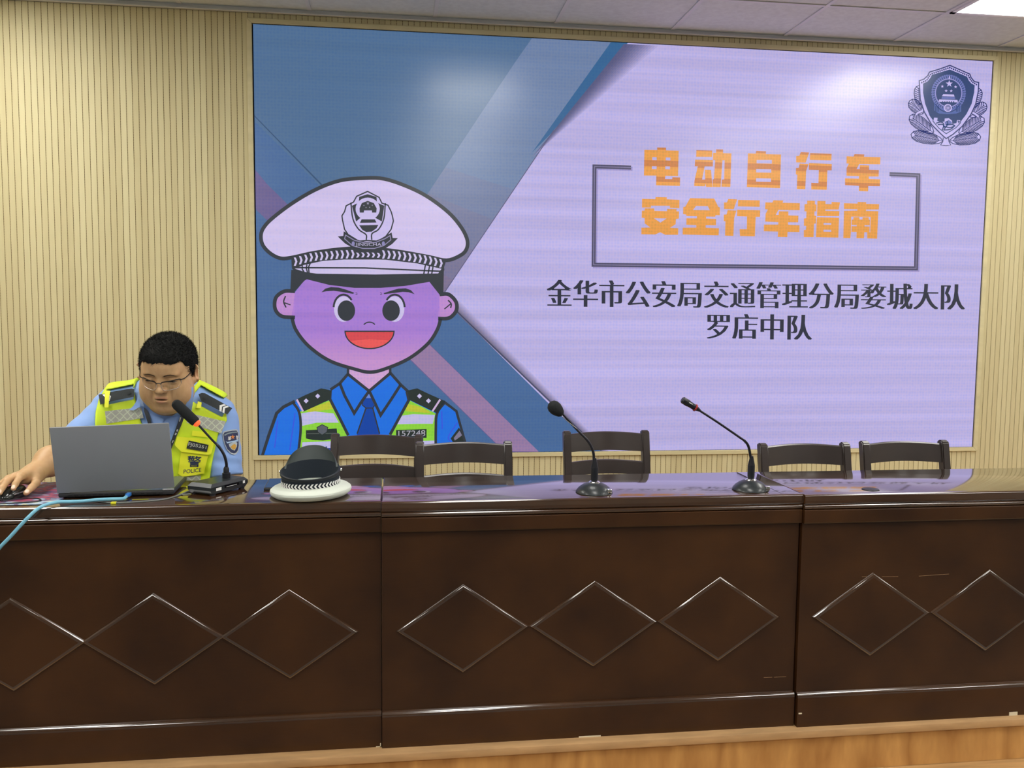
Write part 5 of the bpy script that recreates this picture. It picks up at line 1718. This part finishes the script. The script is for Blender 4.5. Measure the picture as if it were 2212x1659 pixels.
# tone attribute: lips and cheeks (red), nails (green), nostrils and mouth opening (blue)
L = toloc(PV); S = np.abs(L[:, 0])
tone = np.zeros((len(PV), 4), np.float32); tone[:, 3] = 1
isH = np.zeros(len(PV), bool); isH[:len(head_vq[0])] = True
g3 = lambda c, r: np.clip(1.6 - 1.6 * np.sqrt((((np.stack([S, L[:, 1], L[:, 2]], 1) - np.array(c)) / np.array(r)) ** 2).sum(1)), 0, 1)
red = np.maximum(np.maximum(g3((.008, -.101, -.0570), (.0185, .014, .0062)), g3((0, -.101, -.0705), (.0225, .016, .0082))) * .62, g3((.012, -.104, -.030), (.02, .016, .014)) * .18)
red = np.maximum(red, g3((.090, .0, -.01), (.016, .03, .045)) * .25)
dark = np.maximum(g3((0, -.096, -.0636), (.0210, .014, .0036)), g3((.034, -.092, -.0022), (.0165, .008, .0022)) * .9)
tone[isH, 0] = red[isH]; tone[isH, 2] = dark[isH]
for i, F in enumerate(FING):
    a, b = np.array(F[2]), np.array(F[3]); u = (b - a) / np.linalg.norm(b - a)
    up = np.array((0, 0, 1.0)) if i < 4 else np.array((.5, -.2, .85)); up = up - u * (up @ u); up /= np.linalg.norm(up); sd = np.cross(u, up)
    q = PV - (b + up * FR_[i][3] * .8 - u * .001)
    e = ((q @ u) / .0075) ** 2 + ((q @ sd) / (FR_[i][3] * .85)) ** 2 + ((q @ up) / .006) ** 2
    tone[:, 1] = np.maximum(tone[:, 1], np.clip(4 - 4 * e, 0, 1) * (~isH))
ca = person.data.color_attributes.new('tone', 'FLOAT_COLOR', 'POINT')
ca.data.foreach_set('color', tone.ravel())

# --- hair
M_HAIR = mat('black_hair', (.009, .009, .0085), .8, spec=.25, vary=.5, vscale=200, stretch=(1, 1, .3), bump=.35, bscale=300)


def hairline(L):
    y = L[:, 1]
    h = np.interp(y, [-.11, -.085, -.066, -.054, -.046, -.034, -.022, -.010, .010, .028, .060, .10], [.060, .058, .058, .050, .026, -.002, -.018, -.012, .022, -.010, -.055, -.075])
    h = h + (.0030 * np.sin(L[:, 0] * 120 + .9) + .0012 * np.sin(L[:, 0] * 420 + 1.3)) * (y < -.05) + .0008 * np.sin(y * 500) * (y >= -.05)
    return h


def sd_hair(P):
    L = toloc(P)
    d = _ell(L, (0, .014, .038), (.0900, .1045, .0815))
    d = _smin(d, _ell(L, (0, -.070, .056), (.060, .026, .030)), .03)
    d = _smin(d, _ell(L, (0, .016, .004), (.0890, .088, .085)), .02)
    nz = .0009 * np.sin(L[:, 0] * 330 + 3 * np.sin(L[:, 1] * 90)) * np.sin(L[:, 1] * 120 + 2 * np.sin(L[:, 2] * 110)) + .0005 * np.sin(L[:, 0] * 900 + 4 * np.sin(L[:, 2] * 60))
    d = d + nz
    return _smax(d, (hairline(L) - L[:, 2]) * .8, .004)


hair_vq = surface_nets(sd_hair, (-.19, -1.575, 1.03), (.06, -1.28, 1.285), .0028)
rng = np.random.default_rng(4)
HVv, HQq = hair_vq
Ln = toloc(HVv)
cand = np.where((Ln[:, 2] > hairline(Ln) + .0))[0]
pick = rng.choice(cand, 15000)
sv, sq = [], []
for i in pick:
    p = HVv[i]
    e = 1e-3
    g = np.array([sd_hair((p + np.eye(3)[k] * e)[None])[0] - sd_hair((p - np.eye(3)[k] * e)[None])[0] for k in range(3)]) if False else (p - toworld(np.array([[0, .012, .02]]))[0])
    g = g / np.linalg.norm(g)
    d = g * .85 + np.array((.2, -.40, -.15)) + rng.normal(0, .30, 3); d /= np.linalg.norm(d)
    ln = rng.uniform(.003, .0085)
    a = np.cross(d, rng.normal(0, 1, 3)); a /= np.linalg.norm(a); b = np.cross(d, a)
    r = .00055
    k = len(sv)
    base = p - g * .002
    sv += [base + a * r, base + b * r, base - a * r, base - b * r]
    tip = base + d * (ln + .002)
    sv += [tip + a * r * .25, tip + b * r * .25, tip - a * r * .25, tip - b * r * .25]
    sq += [(k, k + 1, k + 5, k + 4), (k + 1, k + 2, k + 6, k + 5), (k + 2, k + 3, k + 7, k + 6), (k + 3, k, k + 4, k + 7)]
np_mesh('hair', [hair_vq, (np.array(sv), np.array(sq))], [M_HAIR], person)

# --- projecting flat cut-outs (brows, badges, pockets) on to the body
def tri_grid(poly, g):
    """polygon -> fine triangles (2-D)"""
    bm = bmesh.new()
    vs = [bm.verts.new((x, y, 0)) for x, y in poly]
    for tr in tessellate_polygon([[Vector((x, y, 0)) for x, y in poly]]):
        try: bm.faces.new([vs[i] for i in tr])
        except ValueError: pass
    xs = [p[0] for p in poly]; ys = [p[1] for p in poly]
    for ax, lo_, hi_ in ((0, min(xs), max(xs)), (1, min(ys), max(ys))):
        t_ = lo_ + g
        while t_ < hi_:
            co = [0, 0, 0]; co[ax] = t_; no = [0, 0, 0]; no[ax] = 1
            bmesh.ops.bisect_plane(bm, geom=bm.verts[:] + bm.edges[:] + bm.faces[:], plane_co=co, plane_no=no, dist=1e-6)
            t_ += g
    bm.verts.index_update()
    V = np.array([v.co[:] for v in bm.verts])[:, :2]; F = [[v.index for v in f.verts] for f in bm.faces]
    bedge = [(e.verts[0].index, e.verts[1].index) for e in bm.edges if len(e.link_faces) == 1]
    bm.free()
    return V, F, bedge


def march(f, O, D, t0, t1, n=70):
    """first hit of rays O + t D with f = 0"""
    t = np.full(len(D), t0)
    for _ in range(n):
        d = f(O + D * t[:, None])
        t = np.minimum(t + d * .7, t1)
    return O + D * t[:, None]


def cutout(name, polys, f, off, th, m, parent, g=5.0, label=None, rays=None, tris=None):
    """cloth pieces (surveyed outlines) laid on the surface f = off, th thick"""
    mb_ = MB()
    if not isinstance(polys[0][0], (list, tuple)): polys = [polys]
    items = [tri_grid(p, g) for p in polys] if tris is None else [(np.array(tris[0]), tris[1], [])]
    for V, F, be in items:
        if rays: O, D, t0, t1 = rays(V)
        else:
            D = np.array([tuple(ray(x, y).normalized()) for x, y in V]); O = np.array([CAM] * len(V)); t0, t1 = 2.55, 3.4
        A_ = march(lambda P: f(P) - off, O, D, t0, t1)
        if not th:
            mb_.faces([tuple(p) for p in A_], F, True); continue
        B_ = A_ + D * th
        n = len(V)
        mb_.faces([tuple(p) for p in A_] + [tuple(p) for p in B_], F + [[i + n for i in q[::-1]] for q in F] + [(a, b, b + n, a + n) for a, b in be], True)
    return mb_.build(name, m, parent, auto=40, label=label)


def loc_rays(V):
    O = toworld(np.stack([V[:, 0], np.full(len(V), -.16), V[:, 1]], 1))
    D = np.tile(HR @ np.array((0, 1.0, 0)), (len(V), 1))
    return O, D, 0.0, .2


M_BROW = mat('brow_hair', (.10, .058, .032), .8)
for s in (-1, 1):
    pts = [(.0125, .0190), (.017, .0222), (.026, .0248), (.036, .0256), (.046, .0228), (.0555, .0168), (.046, .0196), (.036, .0216), (.026, .0204), (.017, .0178)]
    cutout('eyebrow', [(s * x, z) for x, z in pts], sd_head, .0006, .0012, M_BROW, person, .004, rays=loc_rays)
    lash = [(.0170, -.0026), (.026, .0002), (.035, .0010), (.045, -.0002), (.0525, -.0034), (.0445, -.0036), (.035, -.0026), (.026, -.0030)]
    cutout('eyelashes', [(s * x, z) for x, z in lash], sd_head, .0006, .0012, M_HAIR, person, .004, rays=loc_rays)

# --- glasses
gl = MB()
M_GFR = mat('glasses_frame', (.03, .024, .020), .3, metal=.5)
M_GRIM = mat('glasses_rim_silver', (.62, .52, .44), .25, metal=.7)
lo = lambda x, y, z: Vector(toworld(np.array([[x, y, z]]))[0])
lens_c, lw, lh = .0355, .0275, .0140
ZG = -.0100
def ypos(x): return -.1140 + 10.0 * x * x
G0 = None
frames, lensm, rims = MB(), [], MB()
for s in (-1, 1):
    def P_(dx, dz): return lo(s * lens_c + dx, ypos(s * lens_c + dx), ZG + dz)
    top = [P_(-lw, lh * .72), P_(-lw * .82, lh), P_(0, lh * 1.06), P_(lw * .82, lh), P_(lw, lh * .72)]
    frames.tube(curve_pts(top, 4), 0.0018, 8)
    bot = [P_(-lw, lh * .72), P_(-lw * .98, -lh * .2), P_(-lw * .70, -lh), P_(0, -lh * 1.12), P_(lw * .70, -lh), P_(lw * .98, -lh * .2), P_(lw, lh * .72)]
    rims.tube(curve_pts(bot, 5), .0011, 8)
    out = curve_pts(top, 4)[:-1] + curve_pts(bot, 5)[::-1][:-1]
    lm = MB()
    c = P_(0, 0); vs = [c] + out
    lm.faces(vs, [(0, i, i % len(out) + 1) for i in range(1, len(out) + 1)], True)
    lensm.append(lm)
    xo = s * (lens_c + lw)
    frames.tube(curve_pts([lo(xo, ypos(xo), ZG + lh * .75), lo(s * .074, -.066, ZG + lh * .9), lo(s * .0835, -.030, ZG + lh * 1.15), lo(s * .0875, .006, ZG + lh * 1.2)], 5), .0016, 8)
    rims.tube([lo(s * .0105, -.1030, ZG - .002), lo(s * .0095, -.0985, ZG - .007)], .0018, 8)
frames.tube(curve_pts([lo(-lens_c + lw, ypos(.008), ZG + lh * .6), lo(0, -.1150, ZG + lh * .80), lo(lens_c - lw, ypos(.008), ZG + lh * .6)], 5), .0016, 8)
glasses = frames.build('glasses', M_GFR, person)
rims.build('rim', M_GRIM, glasses)
mg, tg, bg = nodes('spectacle_lens')
tr_ = tg.nodes.new('ShaderNodeBsdfTransparent'); tr_.inputs[0].default_value = (.95, .96, .95, 1)
gs = tg.nodes.new('ShaderNodeBsdfGlossy'); gs.inputs['Roughness'].default_value = .03
fr_ = tg.nodes.new('ShaderNodeValue'); fr_.outputs[0].default_value = .05
mx_ = tg.nodes.new('ShaderNodeMixShader')
tg.links.new(fr_.outputs[0], mx_.inputs[0]); tg.links.new(tr_.outputs[0], mx_.inputs[1]); tg.links.new(gs.outputs[0], mx_.inputs[2])
tg.links.new(mx_.outputs[0], tg.nodes['Material Output'].inputs[0])
for lm in lensm: lm.build('lens', mg, glasses)

# --- shirt
M_SHIRT = mat('light_blue_shirt', (.25, .40, .76), .75, bump=.12, bscale=700, sheen=.15, vary=.05, vscale=14)


def wrinkle(P):
    return .0022 * np.sin(P[:, 0] * 46 + P[:, 2] * 60 + 2 * np.sin(P[:, 2] * 31)) * np.sin(P[:, 2] * 38 - P[:, 0] * 27 + P[:, 1] * 33)


def shirt_base(P):
    d = _smin(torso(P), np.minimum(_cap(P, SL[0], SL[1], .062, .054), _cap(P, SR[0], SR[1], .060, .056)), .035)
    return d


def sd_shirt(P):
    d = shirt_base(P) - .007 + wrinkle(P)
    u = np.array(SL[1]) - np.array(SL[0]); L_ = np.linalg.norm(u); u = u / L_
    m1 = ((P - np.array(SL[0])) @ u - L_ * .80)
    d = np.where(P[:, 0] < -.29, _smax(d, m1, .006), d)
    u2 = np.array(SR[1]) - np.array(SR[0]); L2 = np.linalg.norm(u2); u2 = u2 / L2
    m2 = ((P - np.array(SR[0])) @ u2 - L2 * .98)
    near = np.linalg.norm(P[:, :2] - np.array((.08, -1.33)), axis=1) < .075
    d = np.where((P[:, 0] > .012) & near & (P[:, 2] < .82), _smax(d, m2, .006), d)
    # open neck
    d = _smax(d, .075 - np.linalg.norm(P - np.array((-.083, -1.375, 1.055)), axis=1), .008)
    return _smax(d, .60 - P[:, 2], .006)


shirt_vq = surface_nets(sd_shirt, (-.42, -1.50, .58), (.165, -1.02, 1.11), .0052)
shirt, _, _ = np_mesh('shirt', [shirt_vq], [M_SHIRT], person)
M_COLL = M_SHIRT
coll = lambda P: np.minimum(np.minimum(sd_shirt(P), _cap(P, NK[0], NK[1], .073, .069)), 9)
cutout('collar_front', [[(311, 878), (318, 887), (324, 892), (353.4, 906), (352.8, 910.6), (341, 926), (330, 929), (321, 895), (312, 884)],
                        [(385.7, 889.5), (391, 896.7), (387.6, 917), (376, 938), (368, 930), (361, 917), (352.8, 915), (355.3, 909)]], coll, .010, .006, M_COLL, shirt, 4.0)
for wing in ([(298, 846), (302, 851), (307.6, 865), (311, 878), (305, 877), (298, 880.5), (289, 886.5), (278, 886), (288, 877), (297, 863)],
             [(411, 836), (417, 836), (418, 852), (417, 868), (414, 888), (398, 880.5), (408, 861), (410, 846)]):
    cutout('collar_wing', wing, coll, .027, .006, M_COLL, shirt, 4.0)

# --- hi-vis vest
M_V1 = mat('vest_lime', (.58, .78, .02), .6, bump=.15, bscale=120, vary=.08, vscale=10, col2=(.70, .86, .025))
M_V2 = mat('vest_yellow', (.84, .86, .03), .55, bump=.1, bscale=300)
def reflective():
    m, t, b = nodes('vest_reflective_strip')
    tc = t.nodes.new('ShaderNodeNewGeometry')
    mp = t.nodes.new('ShaderNodeMapping'); mp.inputs['Rotation'].default_value = (0, .785, 0); mp.inputs['Scale'].default_value = (55, 0, 55)
    t.links.new(tc.outputs['Position'], mp.inputs[0])
    v = t.nodes.new('ShaderNodeTexVoronoi'); v.feature = 'DISTANCE_TO_EDGE'; v.inputs['Scale'].default_value = 1; v.inputs['Randomness'].default_value = .12
    t.links.new(mp.outputs[0], v.inputs['Vector'])
    r = t.nodes.new('ShaderNodeValToRGB')
    r.color_ramp.elements[0].position = .04; r.color_ramp.elements[0].color = (.74, .80, .62, 1)
    r.color_ramp.elements[1].position = .12; r.color_ramp.elements[1].color = (.52, .53, .46, 1)
    t.links.new(v.outputs['Distance'], r.inputs[0]); t.links.new(r.outputs[0], b.inputs['Base Color'])
    b.inputs['Roughness'].default_value = .22
    bn = t.nodes.new('ShaderNodeBump'); bn.inputs['Strength'].default_value = .6; bn.inputs['Distance'].default_value = .004
    n = t.nodes.new('ShaderNodeTexNoise'); n.inputs['Scale'].default_value = 90
    t.links.new(n.outputs['Fac'], bn.inputs['Height']); t.links.new(bn.outputs[0], b.inputs['Normal'])
    return m
M_REF = reflective()


def vest_solid(P): return shirt_base(P) - .0175 + .6 * wrinkle(P)


def boxcut(P, cx, cz, ang, hx_, hz_, yf=-1.10):
    c, s = math.cos(ang), math.sin(ang)
    x, z = P[:, 0] - cx, P[:, 2] - cz
    u, v = x * c + z * s, -x * s + z * c
    return np.maximum(np.maximum(np.abs(u) - hx_, np.abs(v) - hz_), P[:, 1] - yf)


def sd_vest(P):
    d = vest_solid(P)
    d = _smax(d, -(shirt_base(P) - .0065 + wrinkle(P)), .001)
    z = P[:, 2]
    # arm holes
    xl = np.interp(z, [.70, .86, .93, .98, 1.02, 1.06], [-.36, -.335, -.312, -.318, -.318, -.305])
    xr = np.interp(z, [.72, .80, .86, .90, .945, .98, 1.04], [.040, .052, .064, .072, .098, .094, .080])
    d = _smax(d, xl - P[:, 0], .006); d = _smax(d, P[:, 0] - xr, .006)
    # open front, collar opening
    vl = np.interp(z, [.70, .80, .908, .964, 1.0, 1.05, 1.12], [-.150, -.150, -.157, -.178, -.190, -.205, -.215])
    vr = np.interp(z, [.70, .80, .86, .93, .963, 1.0, 1.03, 1.12], [-.112, -.098, -.078, -.056, -.046, -.036, -.022, .0])
    front = np.maximum(np.maximum(vl - P[:, 0], P[:, 0] - vr), P[:, 1] + 1.27)
    d = _smax(d, -front, .004)
    d = _smax(d, .092 - np.linalg.norm(P - np.array((-.100, -1.30, 1.085)), axis=1), .006)
    d = _smax(d, -boxcut(P, -.250, 1.035, math.radians(12), .044, .024), .004)
    d = _smax(d, -boxcut(P, .044, 1.010, math.radians(-30), .060, .026), .004)
    d = _smax(d, .60 - z, .004)
    return _smax(d, -1.42 - P[:, 1] - 1, .004)


vest_vq = surface_nets(sd_vest, (-.36, -1.50, .58), (.13, -1.03, 1.125), .0042)
zc_ = vest_vq[0][vest_vq[1]].mean(1)
vest, _, _ = np_mesh('vest', [vest_vq], [M_V1], person)
vs_ = vest_solid
full = lambda P: np.minimum(vest_solid(P), shirt_base(P) - .010)
cutout('reflective_strip', [(226.5, 888.4), (278.6, 882.5), (305, 880.5), (310, 903), (230, 915.4)], vs_, .0016, .0016, M_REF, vest)
cutout('reflective_strip', [(415, 894), (487.5, 910.5), (478, 936.5), (402.5, 913)], vs_, .0016, .0016, M_REF, vest)
cutout('reflective_strip', [(377, 1029), (434, 1027), (433, 1038.5), (378.6, 1037)], vs_, .0016, .0016, M_REF, vest)
cutout('tab', [(258, 918), (294, 918), (293.5, 940), (258, 940)], vs_, .003, .002, M_V2, vest)
cutout('tab', [(415.8, 930), (450.4, 933.8), (449, 945), (414, 941.3)], vs_, .003, .002, M_V2, vest)
pk = cutout('pocket', [(391, 974), (451, 980), (440, 1022.7), (417, 1027), (394, 1030), (385, 1023.5)], vs_, .008, .007, M_V2, vest)
fl_ = cutout('pocket_flap', [(382.6, 942.8), (464, 950.4), (456.5, 979.8), (450.4, 983), (391.7, 976.2), (377.3, 961)], vs_, .0125, .004, M_V2, vest)
cutout('shoulder_strap', [(226, 843), (238.5, 844), (236, 856), (234.5, 880), (225.5, 880), (226.5, 858)], full, .0155, .002, M_V2, vest)
cutout('shoulder_strap', [(427.8, 866.7), (436, 869.7), (433.8, 882), (424, 881)], full, .0125, .002, M_V2, vest)
# edge binding along the front opening
M_BIND = mat('vest_binding', (.42, .72, .05), .6)


def text_cut(name, body, quad, f, off, m, parent, offset=0.0):
    v2, fs = text2d(body, offset)
    x0 = min(v[0] for v in v2); x1 = max(v[0] for v in v2); y0 = min(v[1] for v in v2); y1 = max(v[1] for v in v2)
    tl_, tr_2, br, bl = [np.array(q, float) for q in quad]
    pts = []
    for x, y in v2:
        s_, t_ = (x - x0) / (x1 - x0), (y - y0) / (y1 - y0)
        pts.append((bl * (1 - s_) + br * s_) * (1 - t_) + (tl_ * (1 - s_) + tr_2 * s_) * t_)
    return cutout(name, None or [[(0, 0)]], f, off, 0, m, parent, tris=(pts, [list(q) for q in fs]))


M_NAVY = mat('navy_print', (.02, .03, .09), .6)
M_BADGE = mat('badge_black', (.016, .02, .02), .7)
M_GREYT = mat('badge_grey_thread', (.45, .46, .42), .6)
M_WHT = mat('white_thread', (.78, .78, .76), .6)
bd = cutout('number_badge', [(408, 951.4), (450.7, 961), (446.7, 976), (402.7, 968.5)], vs_, .0160, .0032, M_BADGE, vest)
text_cut('badge_number', 'FJ05251', [(407.5, 955.0), (446.6, 963.8), (444.6, 971.6), (405.2, 965.0)], vs_, .0166, M_GREYT, bd, .012)
text_cut('pocket_print', '警', [(404.5, 984.5), (436, 985.2), (432.5, 1008.8), (406, 1008.8)], vs_, .0088, M_NAVY, pk, .014)
text_cut('pocket_print', 'POLICE', [(397, 1014.6), (435, 1010.8), (434.6, 1019.3), (396.6, 1023.2)], vs_, .0088, M_NAVY, pk, .004)
# shoulder boards
M_SBD = mat('shoulder_board_black', (.020, .026, .028), .7)
for poly, chev, btn in (([(212.7, 852.3), (226.8, 850), (238.6, 846.8), (284, 839), (290.3, 840.6), (290, 857), (237, 867.6), (216.6, 874.3)],
                         [[(221, 852.2), (226, 851.6), (231, 856), (228.5, 865), (226.8, 858)], [(234.5, 851), (239.8, 855.8), (236.6, 866), (234.2, 866.4), (236.4, 857)]], (277.5, 848)),
                        ([(428.6, 851.6), (436, 848.6), (443, 849.4), (501.7, 881.8), (491, 895.4), (435, 866.7)],
                         [[(474.5, 875.5), (484, 872.8), (488.5, 875.3), (479.5, 878.3), (478.6, 889.6), (474, 887.4)], [(482, 879.2), (490.5, 876.4), (494.6, 878.8), (486, 882), (484.6, 892.6), (480.4, 890.3)]], (444, 858.5))):
    sb = cutout('shoulder_board', poly, full, .0125, .004, M_SBD, shirt)
    for c in chev: cutout('chevron', c, full, .0134, .0008, M_WHT, sb, 6)
    cutout('button', [(btn[0] + 4.6 * math.cos(2 * PI * k / 14), btn[1] + 3.8 * math.sin(2 * PI * k / 14)) for k in range(14)], full, .0150, .002, M_SBD, sb, 9)
# arm patch
sl_ = lambda P: sd_shirt(P)
Q2 = lambda pts: [(360 + x * .15072, 820 + y * .15072) for x, y in pts]
shield = [(800, 775), (815, 745), (870, 728), (940, 715), (1010, 712), (1030, 750), (1042, 850), (1045, 950), (1028, 1030), (1000, 1065), (970, 1078), (920, 1062), (865, 1010), (830, 930), (808, 850)]
ctr2 = (930, 890)
sc_ = lambda k: [(ctr2[0] + (x - ctr2[0]) * k, ctr2[1] + (y - ctr2[1]) * k) for x, y in shield]
M_PEDGE = mat('patch_edge_silver', (.42, .46, .48), .5)
pt = cutout('arm_patch', Q2(shield), sl_, .0040, .0030, M_PEDGE, shirt, 4)
cutout('patch_field', Q2(sc_(.90)), sl_, .0046, .0008, M_NAVY, pt, 4)
st5 = [(948 + (36 if k % 2 == 0 else 14) * math.sin(PI * k / 5), 822 - (38 if k % 2 == 0 else 15) * math.cos(PI * k / 5)) for k in range(10)]
cutout('patch_star', Q2(st5), sl_, .0054, .0008, mat('orange_thread', (.62, .20, .04), .6), pt, 6)
text_cut('patch_lettering', '辅', [(363.5 + 130, 820 + 122.5), (363.5 + 135.5, 820 + 122), (363.5 + 135, 820 + 131), (363.5 + 128.5, 820 + 131)], sl_, .0056, M_WHT, pt, .02)
text_cut('patch_lettering', '警', [(510, 940.5), (514.5, 941), (514.5, 949.5), (510.5, 949)], sl_, .0056, M_WHT, pt, .015)
cutout('patch_ribbon', Q2([(845, 880), (870, 895), (930, 880), (980, 872), (1030, 850), (1025, 885), (985, 895), (930, 900), (870, 915)]), sl_, .0054, .0008, mat('pale_blue_thread', (.35, .50, .68), .6), pt, 6)
cutout('patch_emblem', Q2([(890, 925), (940, 900), (985, 890), (1012, 905), (1008, 960), (975, 1018), (930, 1000), (900, 960)]), sl_, .0054, .0008, M_PEDGE, pt, 6)
cutout('patch_emblem', Q2([(915, 965), (945, 935), (975, 920), (1000, 945), (985, 995), (955, 1005)]), sl_, .0062, .0008, mat('gold_thread', (.60, .33, .05), .5), pt, 6)
cutout('patch_motto', Q2([(825, 790), (870, 765), (940, 748), (1005, 745), (1008, 762), (940, 766), (875, 784), (832, 806)]), sl_, .0054, .0006, mat('patch_grey_thread', (.20, .25, .27), .6), pt, 8)
# lanyard
M_LAN = mat('lanyard_black', (.018, .022, .030), .55)
fw = lambda P: np.minimum(vest_solid(P), sd_shirt(P))
ln_ = cutout('lanyard', [[(390, 896), (398.5, 900), (392, 918), (385, 934), (375, 958), (368.5, 974), (364, 968), (371, 948), (380, 925)],
                         [(311.5, 880), (316, 884), (319.5, 889), (325, 904), (330.5, 928), (323, 929), (318, 910), (311, 888)]], fw, .0065, .002, M_LAN, person, 4)
for q in ([(382.6, 927), (385.4, 928.2), (383.6, 932.6), (380.4, 931.4)], [(379.4, 934.6), (382, 935.6), (380.2, 940), (377, 939)], [(389.0, 901), (391.5, 902), (388.5, 911), (386.6, 910.4)], [(373.2, 951), (375.2, 951.6), (373.0, 956.8), (370.8, 956)]):
    cutout('woven_mark', q, fw, .0068, .0003, M_GREYT, ln_, 9)

# --- trousers and shoes, under the table
M_TRO = mat('navy_trousers', (.012, .016, .030), .8)


def sd_tro(P):
    d = 9 * np.ones(len(P))
    for hx_, kx in ((-.19, -.215), (-.03, -.005)):
        d = _smin(d, _cap(P, (hx_, -1.21, .548), (kx, -1.60, .538), .094, .070), .04)
        d = _smin(d, _cap(P, (kx, -1.60, .538), (kx, -1.57, .09), .068, .058), .03)
    d = _smin(d, _ell(P, (-.11, -1.19, .58), (.195, .165, .12)), .04)
    d = _smax(d, .455 - P[:, 2] - 9 * (P[:, 1] < -1.42), .01)
    return _smax(d, .065 - P[:, 2], .006)


tro_vq = surface_nets(sd_tro, (-.34, -1.72, .04), (.12, -.99, .73), .009)
np_mesh('trousers', [tro_vq], [M_TRO], person)
for kx in (-.215, -.005):
    m = MB()
    sh_vq = surface_nets(lambda P: _smax(_union([_ell(P, (kx, -1.57, .055), (.046, .06, .06)), _ell(P, (kx, -1.66, .035), (.047, .085, .040))], .03), -P[:, 2] + .002, .004), (kx - .06, -1.77, -.005), (kx + .06, -1.49, .13), .006)
    np_mesh('shoe', [sh_vq], [M_MICP], person)
